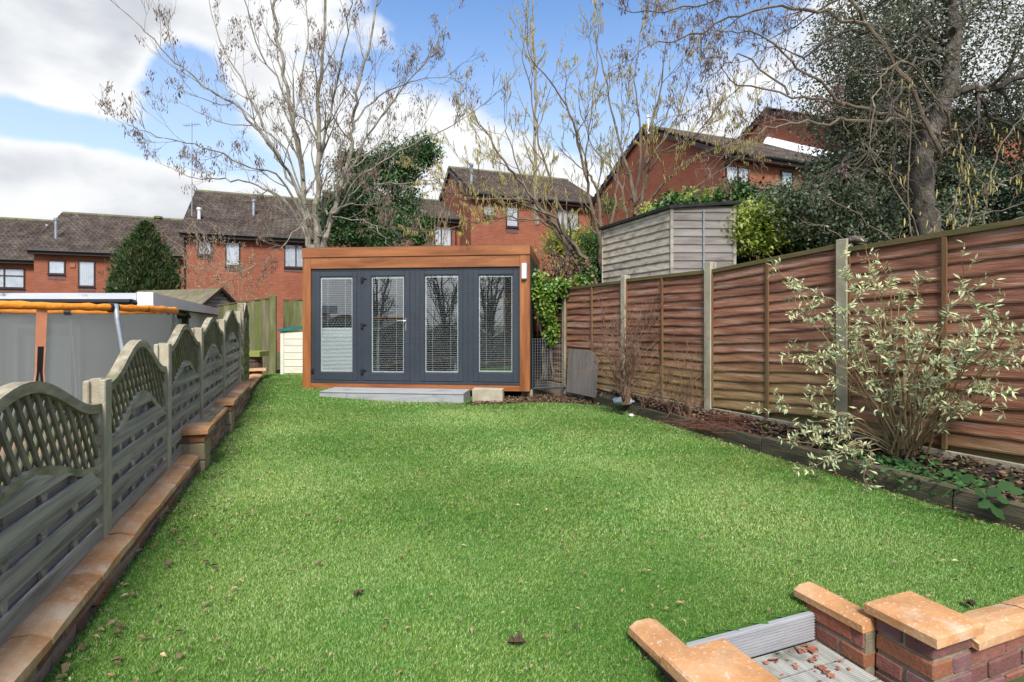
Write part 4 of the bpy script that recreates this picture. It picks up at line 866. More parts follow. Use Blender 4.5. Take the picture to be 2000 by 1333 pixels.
# ================================================================== BACK FENCE, STORAGE BOX, BARREL
def board_fence(label, A, B, zA, zB, n, mat='green_board'):
    A, B = Vector(A), Vector(B); d = B-A; L = d.length; t = thing('wooden_fence', label, 'fence', (A.x, A.y, 0), math.atan2(d.y, d.x))
    for k in range(n):
        a = L*k/n; z = zA+(zB-zA)*(k+.5)/n; m = MB(); j = random.uniform(-.012, .012)
        m.hexa([(a-.006, -.014, -.1), (a+L/n+.004, -.004, -.1), (a+L/n+.004, .006, -.1), (a-.006, .004, -.1), (a-.006, -.014, z+j), (a+L/n+.004, -.004, z+j), (a+L/n+.004, .006, z+j), (a-.006, .004, z+j)]); m.build('board', mat, t)
    m = MB()
    for z in (.4, 1.1, 1.6): m.cbox(0, L, .008, .07, z, z+.07)
    m.build('rail', 'fence_rail', t); m = MB(); m.hexa([(-.01, -.03, zA+.012), (L, -.03, zB+.012), (L, .05, zB+.012), (-.01, .05, zA+.012), (-.01, -.03, zA+.04), (L, -.03, zB+.04), (L, .05, zB+.04), (-.01, .05, zA+.04)]); m.build('capping_rail', 'fence_rail', t)
    return t, L
bf, L_ = board_fence('dark green stained vertical board fence behind the barrel', (-6.55, 12.0, 0), (-5.52, 12.3, 0), 1.66, 1.84, 10)
m = MB(); m.cbox(L_-.02, L_+.12, -.06, .06, -.1, 1.92, .012); m.build('post', 'green_board', bf)
board_fence('weathered vertical board fence behind the cream storage box', (-5.50, 12.95, 0), (-3.3, 13.1, 0), 1.82, 1.86, 19)
board_fence('vertical board fence behind the garden office', (-3.3, 13.1, 0), (-.9, 13.35, 0), 1.84, 1.84, 20)
sb = thing('storage_box', 'cream plastic garden storage box with teal lid beside the garden office', 'storage box', (-5.22, 12.1, .12), 0.0)
m = MB(); m.box(0, 1.25, .02, .6, 0, .98); m.build('body', 'cream_plastic', sb)
for k in range(6): m = MB(); m.cbox(.085, 1.2, 0, .03, .03+.155*k, .03+.155*k+.147, .008); m.build('panel', 'cream_plastic', sb)
m = MB(); m.cbox(0, .08, -.004, .03, 0, .98, .01); m.build('corner_post', 'cream_plastic', sb)
m = MB(); m.hexa([(-.03, -.05, .975), (1.3, -.05, 1.13), (1.3, .62, 1.15), (-.03, .62, 1.0), (-.03, -.05, 1.03), (1.3, -.05, 1.20), (1.3, .62, 1.2), (-.03, .62, 1.05)]); m.build('lid', 'teal_plastic', sb)
ba = thing('barrel_planter', 'dark brown barrel with square wooden tray on top in the far left corner', 'planter', (-5.40, 11.25, .13))
m = MB(); m.tube([(0, 0, 0), (0, 0, .1), (0, 0, .3), (0, 0, .46)], [.13, .15, .175, .165], 14); m.build('barrel', 'barrel', ba)
m = MB()
for z in (.08, .34): m.tube([(0, 0, z), (0, 0, z+.025)], .175 if z > .2 else .155, 14)
m.build('hoop', 'black_plastic', ba)
m = MB()
for (x0, x1, y0, y1) in ((-.22, .22, -.22, -.195), (-.22, .22, .195, .22), (-.22, -.195, -.195, .195), (.195, .22, -.195, .195)): m.cbox(x0, x1, y0, y1, .46, .57, .004)
m.box(-.195, .195, -.195, .195, .465, .48); m.build('tray', 'green_slat', ba)

# ================================================================== TIMBER SHED BEYOND THE FENCE
sh = thing('timber_shed', 'pale weathered lap board shed with black felt roof above the red fence', 'shed', (2.52, 8.5, 0)); SH0, SH1 = 1.0, 3.09
lv = Vector((-.4, 1, 0)).normalized(); rv_ = Vector((1, .02, 0)).normalized()
def shear_boards(d, L, nrm, mat, z1, dz):
    z = SH0; hgt = .125
    while z < z1:
        m = MB(); a = 0; zt = min(z+hgt, z1+dz); q = []
        for (t, o0) in ((0, .0), (L, 0)):
            for (zz, off) in ((z, .020), (z+.012, .024), (zt, .008), (zt, 0), (z, 0)):
                p = d*t+nrm*off; q.append((p.x, p.y, zz))
        m.add(q, [(i, (i+1) % 5, 5+(i+1) % 5, 5+i) for i in range(5)]+[(0, 1, 2, 3, 4), (9, 8, 7, 6, 5)]); m.build('board', mat, sh); z += hgt+.002
ln_ = Vector((-lv.y, lv.x, 0)); ln_ = Vector((-1*abs(lv.y), -abs(lv.x)*1, 0)); rn_ = Vector((rv_.y, -rv_.x, 0))
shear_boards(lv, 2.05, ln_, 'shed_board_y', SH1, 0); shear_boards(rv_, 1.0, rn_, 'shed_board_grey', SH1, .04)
m = MB()
for (p0, dx_) in ((Vector((0, 0, 0)), 0), (rv_*1.0, 0), (lv*2.05, 0)):
    m.box(p0.x-.025, p0.x+.022, p0.y-.035, p0.y+.02, SH0, SH1)
m.build('corner_trim', 'shed_board', sh)
m = MB(); A_ = Vector((0, 0, 0)); B_ = rv_*1.0; D_2 = lv*2.05; Cq = B_+D_2
m.add([(p.x, p.y, SH0) for p in (A_, B_, Cq, D_2)]+[(p.x, p.y, SH1) for p in (A_, B_, Cq, D_2)], [(1, 2, 6, 5), (2, 3, 7, 6)]); m.build('back_wall', 'shed_board_grey', sh)
m = MB(); e = .07; pts_ = [A_-rv_*e-lv*e, B_+rv_*e-lv*e, Cq+rv_*e+lv*e, D_2-rv_*e+lv*e]; zz = (SH1+.0, SH1+.075, SH1+.075, SH1+.0)
m.hexa([(p.x, p.y, z) for p, z in zip(pts_, zz)]+[(p.x, p.y, z+.05) for p, z in zip(pts_, zz)]); m.build('roof', 'felt', sh)
pp = rv_*.50+rn_*.04; m = MB(); m.tube([(pp.x, pp.y, SH0), (pp.x, pp.y, SH1-.02)], .014, 7); m.build('pipe', 'galvanised', sh)
pk = MB(); pk.cbox(0, .48, -.05, .05, 0, .03, .004); po = pk.build('plank', 'fence_rail'); po.location = (3.55, 8.56, 2.62); po.rotation_euler = (0, 0, .1); tag(po, 'single pale plank sticking out from the right side of the shed', 'plank')

# ================================================================== MESH PANEL, LEANING PANEL, SMALL THINGS
wm = thing('mesh_panel', 'square wire mesh panel closing the gap right of the garden office', 'mesh panel', (.36, 9.34, .16), math.atan2(.2, .60))
m = MB()
for k in range(14): m.tube([(.046*k, 0, 0), (.046*k, 0, .86)], .0022, 3)
for k in range(19): m.tube([(0, 0, .047*k), (.60, 0, .047*k)], .0022, 3)
stuff(m.build('wire_grid', 'galvanised', wm)); m = MB(); m.cbox(-.01, .62, -.012, .012, -.03, 0, .003); m.build('bottom_bar', 'anthracite', wm)
lp = thing('wicker_panel', 'grey slatted screen leaning against the far end of the red fence', 'screen', (.985, 9.33, .10), math.atan2(-.80, .38)); lp.rotation_euler[0] = 0
for k in range(26):
    x = .034*k; h = .74-(.14*(max(0, k-17)/8)**2)
    m = MB(); m.add([(x, -.05, 0), (x+.030, -.05, 0), (x+.030, .0, h), (x, .0, h), (x, -.038, 0), (x+.03, -.038, 0), (x+.03, .012, h), (x, .012, h)], [(0, 1, 2, 3), (4, 5, 6, 7), (0, 1, 5, 4), (1, 2, 6, 5), (2, 3, 7, 6), (3, 0, 4, 7)]); m.build('slat', 'wicker', lp)
def lump(name, mat, c, r, label, cat, sx_=1, sy=1, sz=1, amp=.25, nu=14, nv=9):
    m = MB(); V = []
    for i in range(nv):
        ph = math.pi*i/(nv-1)
        for j in range(nu):
            th = 2*math.pi*j/nu; k = r*(1+amp*(math.sin(3*th+5*ph)*.5+math.sin(7*th-3*ph+c[0]*9)*.35+random.uniform(-.3, .3)*(0 < i < nv-1))); V.append((k*sx_*math.sin(ph)*math.cos(th), k*sy*math.sin(ph)*math.sin(th), k*sz*math.cos(ph)))
    m.add(V, [(i*nu+j, i*nu+(j+1) % nu, (i+1)*nu+(j+1) % nu, (i+1)*nu+j) for i in range(nv-1) for j in range(nu)]); o = m.build(name, mat, smooth=True); o.location = c; return tag(o, label, cat)
bp_ = G(1230, 784, .12); lump('crumpled_bag', 'bag', (1.60, 7.72, .165), .14, 'crumpled pale blue plastic bag lying in the bed under the bare shrub', 'bag', 1.1, .8, .42)
sp_ = G(1233, 811, .02); lump('white_stone', 'white_plastic', (sp_.x, sp_.y, .015), .035, 'small white stone lying by the edging on the turf', 'stone', 1, .8, .6)
ps = P(1672, 470, 5.08); lump('bird_nest', 'bark_dark', (ps.x, ps.y, ps.z), .07, 'dark rounded clump resting on the fence top beside the concrete post', 'clump', 1.3, .9, .6, amp=.35)
# ================================================================== TREES
class Tree:
    """collects limbs and twigs in one mesh; remembers tips"""
    def __init__(s): s.m = MB(); s.tips = []; s.mid = []; s.trunk = MB()
    def curve(s, pts, n=5):
        pts = [Vector(p) for p in pts]; out = []
        for i in range(len(pts)-1):
            p0, p1, p2, p3 = pts[max(i-1, 0)], pts[i], pts[i+1], pts[min(i+2, len(pts)-1)]
            for k in range(n):
                t = k/n; out.append(.5*((2*p1)+(p2-p0)*t+(2*p0-5*p1+4*p2-p3)*t*t+(3*p1-p0-3*p2+p3)*t**3))
        out.append(pts[-1]); return out
    def limb(s, pts, r0, r1, sides=7, wob=.02, mesh=None, n=5):
        c = s.curve(pts, n); k = len(c); c = [p+Vector((random.gauss(0, 1), random.gauss(0, 1), random.gauss(0, 1)))*wob*(0 < i < k-1) for i, p in enumerate(c)]
        rr = [r0+(r1-r0)*(i/(k-1))**.8 for i in range(k)]; (mesh or s.m).tube(c, rr, sides); return c, rr
    def grow(s, p, d, L, r, lvl, up=.25, ang=(.45, .9), kids=(3, 5), shrink=.58, wob=.22, droop=0.0, rmin=.0035, steps=6, first=.25):
        d = Vector(d).normalized(); c = [Vector(p)]; dirs = [d.copy()]; q = Vector(p)
        for i in range(steps):
            d = (d+Vector((random.gauss(0, wob), random.gauss(0, wob), random.gauss(0, wob)))*.6+Vector((0, 0, up-droop*(i/steps)))*.35).normalized()
            q = q+d*L/steps; c.append(q.copy()); dirs.append(d.copy())
        r1 = max(rmin, r*.4); rr = [max(rmin, r+(r1-r)*i/steps) for i in range(steps+1)]
        s.m.tube(c, rr, 5 if r > .02 else (4 if r > .009 else 3), cap=False)
        if lvl <= 0: s.tips.append((c[-1], dirs[-1])); s.mid += [(c[i], dirs[i]) for i in range(2, steps)]; return
        for k in range(random.randint(*kids)):
            i = min(steps-1, int(steps*(first+(1-first)*random.random()))); a = random.uniform(*ang); ax = dirs[i].orthogonal(); ax.rotate(Matrix.Rotation(random.uniform(0, 6.283), 3, dirs[i]))
            nd = dirs[i].copy(); nd.rotate(Matrix.Rotation(a, 3, ax))
            s.grow(c[i], nd, L*shrink*random.uniform(.7, 1.25), rr[i]*.6, lvl-1, up, ang, kids, shrink, wob, droop, rmin, steps, first)
        s.grow(c[-1], dirs[-1], L*shrink*.9, rr[-1], lvl-1, up, ang, kids, shrink, wob, droop, rmin, steps, first)
    def spawn(s, c, rr, n, L, lvl, a0=.25, **k):
        N = len(c)
        for q in range(n):
            i = min(N-2, int(N*(a0+(1-a0)*(q+random.random())/n))); d = (c[i+1]-c[i]).normalized(); ax = d.orthogonal(); ax.rotate(Matrix.Rotation(random.uniform(0, 6.283), 3, d)); nd = d.copy(); nd.rotate(Matrix.Rotation(random.uniform(.4, .95), 3, ax))
            s.grow(c[i], nd, L*random.uniform(.6, 1.2)*(1.15-.5*i/N), min(rr[i]*.55, .035), lvl, **k)
        d = (c[-1]-c[-2]).normalized(); s.grow(c[-1], d, L*.8, rr[-1], lvl, **k)
def hanging(name, mat, pts, per, spread, size, aspect, parent, down=1.0):
    n = len(pts)*per; b = np.repeat(np.array([tuple(p) for p in pts]), per, 0)
    pos = b+rng.normal(size=(n, 3))*np.array([spread, spread, spread*1.5])-np.array([0, 0, spread*1.6])
    ax = np.tile([0., 0., -1.], (n, 1)); return leaves(name, mat, pos, size, parent, aspect, axis=ax, axj=.28, nrm=rng.normal(size=(n, 3)), rnd=np.repeat(rng.random(len(pts)), per)*.6+.4*rng.random(n))
def catkins(name, pts, parent, ln=.07, r=.0045):
    n = len(pts); b = np.array([tuple(p) for p in pts]); L = ln*(.5+.8*rng.random(n)); th = rng.random(n)*6.28; t = np.stack([rng.normal(0, .12, n), rng.normal(0, .12, n), -np.ones(n)], 1)*L[:, None]
    V = []
    for (f, rr) in ((0, .5), (.5, 1.1), (1, .35)):
        for k in range(3): a = th+k*2.094; V.append(b+t*f+np.stack([np.cos(a), np.sin(a), 0*a], 1)*r*rr)
    V = np.stack(V, 1).reshape(-1, 3); i = np.arange(n)[:, None]*9
    Q = np.concatenate([i+np.array([3*l+k, 3*l+(k+1) % 3, 3*l+3+(k+1) % 3, 3*l+3+k]) for l in (0, 1) for k in range(3)], 1).reshape(-1, 4)
    return stuff(npmesh(name, 'catkin', V, Q, np.repeat(rng.random(n), 6), parent))
def PX(L, Y0, dY=0.0):
    k = len(L); return [P(x, y, Y0+dY*i/(k-1)) for i, (x, y) in enumerate(L)]

# ---- big bare tree with seed clusters behind the garden room
t = Tree(); root = thing('ash_tree', 'tall bare pale barked tree with brown seed clusters behind the garden office', 'tree', P(615, 640, 13.4))
Y = 13.2; base = Vector(root.location)
tr0, _ = t.limb([base-Vector((0, 0, .4)), P(612, 560, Y), P(612, 480, Y)], .21, .17, 12, .01, t.trunk)
L1 = [([(606, 500), (597, 430), (588, 330), (570, 220), (548, 100), (535, 0), (528, -90)], 0.2, .115, .035),
      ([(620, 500), (618, 400), (624, 300), (622, 190), (632, 80), (640, -60)], -.5, .12, .035),
      ([(626, 500), (645, 430), (665, 370), (686, 280), (694, 200), (720, 100), (742, -30)], .8, .11, .03),
      ([(602, 480), (585, 385), (540, 300), (470, 215), (400, 165), (330, 110), (262, 40)], -1.6, .07, .014),
      ([(604, 470), (562, 400), (500, 360), (440, 352), (380, 348), (325, 325)], 1.2, .055, .012),
      ([(598, 440), (550, 350), (470, 320), (390, 285), (320, 270), (250, 245)], -2.2, .045, .009),
      ([(596, 400), (540, 300), (480, 170), (430, 80), (400, -40)], 1.5, .05, .014), ([(592, 350), (560, 200), (500, 80), (470, -50)], -1.0, .045, .014),
      ([(650, 430), (700, 350), (765, 305), (850, 262), (930, 215)], -1.5, .05, .010), ([(670, 370), (715, 270), (790, 170), (850, 90), (880, 20)], 1.4, .05, .012),
      ([(640, 420), (690, 395), (735, 362), (800, 358), (870, 352)], -2.4, .04, .009), ([(645, 425), (700, 430), (735, 445), (760, 480)], -2.6, .03, .008),
      ([(622, 330), (650, 200), (672, 90), (690, -40)], -1.2, .05, .014), ([(690, 240), (740, 190), (800, 160), (870, 150)], .4, .035, .009),
      ([(620, 290), (590, 190), (600, 60), (590, -60)], 1.8, .045, .014), ([(606, 430), (560, 300), (500, 250), (420, 235), (345, 200)], 2.0, .04, .01),
      ([(612, 480), (640, 440), (655, 400), (665, 330), (660, 250)], -1.0, .045, .012), ([(640, 500), (610, 420), (560, 470), (500, 520), (440, 520)], -1.8, .03, .008),
      ([(640, 420), (625, 380), (650, 330), (720, 300), (770, 250)], 2.2, .035, .01)]
for (L, dY, r0, r1) in L1:
    c, rr = t.limb(PX(L, Y, dY), r0*.72, r1*.65, 8 if r0 > .08 else 6, .025)
    t.spawn(c, rr, 11 if r0 > .06 else 8, 1.25 if r0 > .06 else .95, 2, a0=.18, up=.30, kids=(2, 3), wob=.20, rmin=.0040, ang=(.35, .75))
t.trunk.build('trunk', 'bark_grey', root); root_inv = None
def unbase(o, rt):
    o.data.transform(Matrix.Translation(-rt.location)); return o
for o in list(root.children): unbase(o, root)
unbase(t.m.build('branches', 'bark_grey', root), root)
tp_ = [p for p, d in t.tips]; random.shuffle(tp_); sel = tp_[:620]
unbase(stuff(hanging('seed_clusters', 'seed', sel, 15, .045, .085, .26, root)), root)

# ---- hazel trees
def hazel(label, x, y, Y, limbs, nc, name='hazel_tree', cl=.075, lvl=2, Lg=1.0, bark='bark_hazel', spawn=6):
    t = Tree(); root = thing(name, label, 'tree', P(x, y, Y))
    for (L, dY, r0, r1) in limbs:
        c, rr = t.limb(PX(L, Y, dY), r0, r1, 6, .02); t.spawn(c, rr, spawn, Lg, lvl, a0=.2, up=.22, kids=(2, 3), wob=.24, rmin=.0038, ang=(.35, .8))
    unbase(t.m.build('branches', bark, root), root)
    pts = [p for p, d in t.tips]+[p for p, d in t.mid]; random.shuffle(pts); unbase(catkins('catkins', pts[:nc*2], root, cl, .0068), root); return root
hazel('bare hazel hung with yellow catkins leaning left beside the garden office', 1170, 600, 10.6,
      [([(1172, 600), (1150, 520), (1105, 460), (1062, 415), (1010, 350), (975, 300), (930, 230)], -.6, .06, .012), ([(1165, 600), (1112, 480), (1085, 380), (1060, 300), (1040, 200), (1020, 110)], .8, .045, .01),
       ([(1180, 600), (1172, 480), (1150, 380), (1130, 280), (1095, 190), (1040, 120)], -1.0, .05, .01), ([(1185, 600), (1175, 470), (1165, 370), (1145, 330), (1152, 230), (1165, 110)], .5, .045, .01),
       ([(1150, 560), (1080, 450), (1010, 425), (950, 430), (905, 440)], -.8, .03, .008), ([(1120, 500), (1050, 400), (960, 390), (890, 380), (850, 350)], .6, .03, .007),
       ([(1120, 490), (1040, 400), (1000, 290), (985, 230)], 1.2, .03, .007), ([(1175, 540), (1200, 420), (1210, 320), (1240, 220)], 1.0, .035, .008), ([(1130, 500), (1085, 430), (1020, 400), (930, 350)], -1.5, .03, .007),
       ([(1165, 560), (1090, 530), (1060, 560)], -.5, .02, .007)], 2000, Lg=.85)
hazel('dark stemmed hazel with many catkins behind the timber shed', 1238, 480, 11.6,
      [([(1238, 480), (1238, 380), (1216, 290), (1190, 190), (1165, 80)], .6, .05, .01), ([(1242, 480), (1258, 330), (1280, 220), (1300, 90)], -.6, .045, .01), ([(1236, 480), (1205, 350), (1160, 290), (1130, 190)], 1.0, .035, .008),
       ([(1244, 440), (1300, 350), (1370, 300), (1440, 270)], -1.0, .035, .008), ([(1246, 440), (1310, 400), (1390, 345), (1440, 310)], .6, .03, .008), ([(1240, 420), (1250, 280), (1240, 160), (1255, 50)], 1.0, .035, .008),
       ([(1262, 320), (1320, 230), (1350, 140)], .2, .025, .007), ([(1240, 400), (1290, 300), (1350, 270), (1410, 200)], -1.5, .03, .007)], 2300, Lg=.85)
hazel('slender pale upright birch stem rising behind the leaning hazel', 1047, 440, 15.0,
      [([(1050, 440), (1044, 330), (1046, 200), (1042, 90), (1040, -40)], .2, .075, .02), ([(1046, 250), (1010, 180), (1000, 110)], .4, .02, .006), ([(1046, 260), (1075, 180), (1090, 120)], -.4, .02, .006), ([(1043, 150), (1020, 80), (1005, 20)], .3, .015, .006)], 150, name='birch_tree', bark='bark_grey', lvl=1, Lg=.8, spawn=5)

# ---- evergreen tree on the right, and the bare tree tangled in it
root = thing('evergreen_tree', 'large dark evergreen tree with thick twisted trunk behind the red fence', 'tree', P(1815, 640, 7.3)); t = Tree(); Y = 7.3
c, rr = t.limb([P(1822, 640, Y), P(1815, 520, Y), P(1808, 420, Y), P(1802, 330, Y), P(1818, 260, Y), P(1850, 180, Y), P(1862, 80, Y+.1), P(1850, -60, Y+.2), P(1845, -200, Y+.3)], .17, .07, 14, .012, t.trunk, n=8)
for k, v in enumerate(t.trunk.v): t.trunk.v[k] = (v[0]+.012*math.sin(v[2]*9+v[1]*17), v[1]+.012*math.sin(v[2]*13+v[0]*11), v[2])
for (L, dY, r0, r1) in [([(1850, 185), (1900, 175), (1960, 165), (2040, 130)], -.3, .07, .03), ([(1858, 120), (1800, 80), (1720, 60), (1640, 70), (1560, 110)], .8, .05, .012), ([(1830, 240), (1760, 190), (1700, 180), (1640, 220)], 1.0, .035, .01),
                        ([(1860, 60), (1920, 0), (2000, -40)], .6, .05, .02), ([(1855, 0), (1780, -30), (1690, -20), (1600, 20)], -.4, .05, .012), ([(1855, 100), (1820, 60), (1760, -20)], 1.5, .04, .015), ([(1900, 170), (1950, 230), (2010, 260)], .8, .03, .01),
                        ([(1852, 150), (1790, 120), (1740, 200), (1700, 290)], -.8, .025, .006), ([(1850, 190), (1760, 240), (1690, 300), (1640, 330)], -.5, .022, .006), ([(1820, 30), (1770, 100), (1740, 170), (1750, 240)], -1.0, .02, .005)]:
    c, rr = t.limb(PX(L, Y, dY), r0, r1, 7, .03); t.spawn(c, rr, 7, .8, 2, a0=.15, up=-.05, droop=.5, kids=(2, 3), wob=.3, rmin=.004)
t.trunk.build('trunk', 'bark_dark', root, smooth=True); t.m.build('branches', 'bark_dark', root)
cs = []
for (c_, r_, n_) in (((1800, 60), (1.55, 1.5, 2.2), 120), ((1690, 150), (.9, 1.0, 1.2), 55), ((1930, 40), (1.7, 1.4, 2.0), 75), ((1700, 260), (.7, 1.0, .9), 80), ((1710, 40), (.8, 1.0, 1.4), 50), ((2020, 170), (.9, 1.1, 1.2), 24), ((1740, 200), (.8, .8, 1.0), 45)):
    cs += list(ell_shell(P(c_[0], c_[1], 8.2), r_, n_, .25))
cs = np.array(cs); pos, idx = clumps(cs, 58000, np.array([.15, .15, .20])); hang = rng.random(len(pos)); pos[:, 2] -= hang*.12
f = leaves('leaves', 'leaf_holly', pos, .052, root, .5, axis=np.tile([0, 0, -.5], (len(pos), 1)), axj=.8, rnd=(.35*rng.random(len(pos))+.65*rng.random(len(cs))[idx])); stuff(f)
for o in list(root.children): unbase(o, root)
root = thing('bare_tree', 'bare grey limbs with dangling brown seed clusters reaching left from the evergreen', 'tree', P(1880, 640, 6.9)); t = Tree(); Y = 6.9
for (L, dY, r0, r1) in [([(1852, 300), (1840, 270), (1760, 235), (1650, 205), (1540, 185), (1430, 160)], .3, .035, .009), ([(1840, 300), (1730, 90), (1620, 30), (1500, 20), (1370, 60), (1270, 90)], -.5, .03, .007),
                        ([(1760, 235), (1660, 235), (1560, 240), (1480, 255), (1420, 290)], -.6, .025, .006), ([(1700, 60), (1620, -40), (1500, -30), (1400, 0), (1300, 20), (1220, 20)], .4, .025, .006), ([(1650, 205), (1560, 130), (1480, 70), (1400, 60)], -.4, .02, .006),
                        ([(1540, 185), (1450, 110), (1380, 160)], .5, .015, .005), ([(1860, 300), (1850, 230), (1780, 130), (1720, 150), (1700, 260)], -1.2, .02, .006)]:
    c, rr = t.limb(PX(L, Y, dY), r0, r1, 6, .025); t.spawn(c, rr, 7, .5, 2, a0=.25, up=.05, kids=(2, 3), wob=.26, rmin=.0022)
unbase(t.m.build('branches', 'bark_hazel', root), root); tp_ = [p for p, d in t.tips if p.x/p.y < .62]; random.shuffle(tp_)
unbase(stuff(hanging('seed_clusters', 'seed', tp_[:420], 12, .022, .048, .28, root)), root)

# ---- masses of leaves
def bush(name, label, cat, base, blobs, Y, n, size, mat, clump=.14, ncl=60, aspect=.55, stem=True, shell=.55, upn=.8, group=None, rs=None, per=None):
    root = thing(name, label, cat, base, 0, group); cs = []
    for (px, py, dY, rx, ry, rz, k) in blobs: cs += list(ell_shell(P(px, py, Y+dY), (rx, ry, rz), int(ncl*k), shell))
    cs = np.array(cs); pos, idx = clumps(cs, n, clump)
    o = leaves('leaves', mat, pos, size, root, aspect, axis=rng.normal(size=(n, 3))*.6+np.array([0, -.15, -.1]), nrm=np.tile([0, -.5, upn], (n, 1)), nrmj=.55, rnd=.5*rng.random(n)+.5*rng.random(len(cs))[idx])
    unbase(stuff(o), root)
    if stem:
        t = Tree(); b = Vector(base)
        for k in range(9):
            e = Vector(cs[rng.integers(len(cs))]); t.limb([b+Vector((random.uniform(-.1, .1), random.uniform(-.1, .1), 0)), b.lerp(e, .5)+Vector((0, 0, .15)), e], .03, .008, 5, .02)
        unbase(t.m.build('stems', 'bark_dark', root), root)
    return root
bush('evergreen_tree', 'glossy green leafy evergreen rising above the garden office roof', 'tree', P(740, 640, 16), [(745, 400, 0, 1.15, 1.2, 1.0, 1.4), (780, 320, .2, .75, .8, .55, .7), (690, 420, -.4, .75, .8, .8, .8), (760, 460, -.6, 1.2, 1.0, .5, .7), (825, 295, .3, .45, .4, .3, .3), (690, 335, .2, .5, .5, .45, .5), (660, 440, 0, .5, .5, .5, .5)], 15.5, 38000, .09, 'leaf_glossy', .14, 95)
bush('leafy_shrub', 'bright green patch of upright shoots beside the glossy evergreen', 'shrub', P(825, 640, 14.6), [(825, 450, 0, .25, .3, .35, .5)], 14.6, 1600, .09, 'leaf_laurel', .1, 30)
bush('variegated_holly', 'pale edged variegated holly bush hanging below the dark tree', 'shrub', P(1620, 560, 8.6), [(1600, 420, 0, 1.15, .9, .62, 1.4), (1640, 350, -.1, .45, .5, .42, .6), (1700, 350, .1, .7, .6, .7, .8), (1680, 430, -.5, .55, .5, .5, .5), (1545, 402, 0, .3, .3, .2, .2)], 8.6, 27000, .055, 'leaf_variegated', .11, 75)
bush('laurel_shrub', 'glossy green shrub reaching up to the brick house windows behind the shed', 'shrub', P(1440, 600, 10.4), [(1440, 402, 0, .5, .4, .33, 1), (1330, 415, .2, .5, .3, .22, .5), (1500, 420, 0, .6, .5, .4, 1)], 10.4, 8000, .10, 'leaf_laurel', .11, 55)
bush('golden_hedge', 'yellow and green ivy hedge growing over the back of the timber shed', 'hedge', P(1480, 600, 9.4), [(1420, 395, 1.6, .7, .3, .2, .6), (1300, 420, 1.8, .6, .3, .16, .5), (1475, 440, -.75, .42, .3, .36, 1.2), (1545, 430, -.6, .4, .3, .3, .8), (1340, 400, 1.7, .6, .3, .14, .5)], 9.4, 17000, .062, 'leaf_goldhedge', .10, 70)
bush('dark_hedge', 'deep green shaded hedge between the shed and the tree trunk', 'hedge', P(1560, 620, 9.2), [(1500, 500, .2, .7, .5, .5, 1), (1620, 490, .3, .9, .5, .5, 1), (1760, 460, .6, .9, .5, .6, 1), (1730, 380, 1.2, .9, .5, .8, 1)], 9.2, 26000, .075, 'leaf_dark', .14, 110)
bush('yew_bush', 'very dark green bush filling the far right edge above the fence', 'shrub', P(1960, 600, 7.6), [(1970, 280, .3, .9, .7, 1.0, 1.2), (1900, 400, 0, .8, .6, .5, 1), (2000, 420, -.2, .7, .6, .6, 1), (1870, 340, .9, .7, .5, .5, .6)], 8.2, 30000, .05, 'leaf_dark', .13, 95)
bush('variegated_holly', 'smaller pale edged holly showing right of the twisted trunk', 'shrub', P(1870, 600, 7.9), [(1880, 350, 0, .35, .4, .35, 1), (1850, 430, -.2, .4, .3, .3, .7)], 7.9, 5000, .05, 'leaf_variegated', .1, 45)
bush('yellow_shrub', 'golden leaved shrub lit up between the hazel stems and the shed', 'shrub', P(1110, 620, 12.2), [(1095, 475, 0, .35, .3, .25, .8), (1120, 500, .1, .45, .3, .3, .6), (1150, 470, .2, .35, .3, .25, .5)], 12.2, 3400, .075, 'leaf_golden', .11, 35)
bush('green_shrub', 'fine leaved green shrub pressed against the left wall of the timber shed', 'shrub', P(1165, 620, 10.9), [(1160, 500, 0, .26, .3, .55, 1), (1145, 540, -.1, .35, .3, .25, .5), (1190, 400, .8, .18, .2, .2, .15)], 10.9, 6500, .05, 'leaf_laurel', .1, 45)
bush('ivy', 'yellow green ivy tumbling over the fence corner beside the garden office', 'ivy', P(1068, 740, 9.55), [(1068, 600, 0, .14, .12, .36, 1), (1050, 560, .05, .09, .1, .3, .5), (1090, 562, .05, .22, .12, .09, .6), (1078, 650, -.02, .09, .08, .22, .35), (1135, 548, .1, .15, .1, .05, .15)], 9.5, 2600, .065, 'leaf_ivy', .05, 60, .8)
bush('brushwood', 'tangle of dead brown stems behind the fence corner', 'brushwood', P(1100, 640, 10.4), [(1100, 530, 0, .5, .4, .3, 1)], 10.4, 900, .06, 'leaf_mulch', .12, 40)
# conifer: an upright rounded cone of feathery sprays
def conifer(label, px, base_y, top_y, Y, halfw, n, size=.16):
    root = thing('conifer', label, 'tree', P(px, base_y, Y)); b = P(px, base_y, Y); tp2 = P(px, top_y, Y); H = tp2.z-b.z
    h = rng.random(n)**.9; prof = np.where(h < .45, 1-.12*h, .95*np.clip(1-((h-.45)/.56)**1.9, 0, 1)); th = rng.random(n)*6.283; lob = 1+.17*np.sin(th*5+h*11)+.13*np.sin(th*9-h*23)+.15*rng.normal(size=n)
    r = halfw*prof*lob*(.72+.28*rng.random(n)); c = np.stack([b.x+r*np.cos(th), b.y+r*np.sin(th), b.z+h*H], 1)
    ax = np.stack([np.cos(th)*.55, np.sin(th)*.55, np.ones(n)*.9], 1); k = 5; pos = np.repeat(c, k, 0)+rng.normal(size=(n*k, 3))*.035
    o = leaves('foliage', 'leaf_conifer', pos, size, root, .22, axis=np.repeat(ax, k, 0), axj=.35, rnd=np.repeat(rng.random(n), k)*.7+.3*rng.random(n*k)); unbase(stuff(o), root)
    m = MB(); m.tube([(0, 0, -.5), (0, 0, H*.8)], [.12, .03], 8); m.build('trunk', 'bark_dark', root)
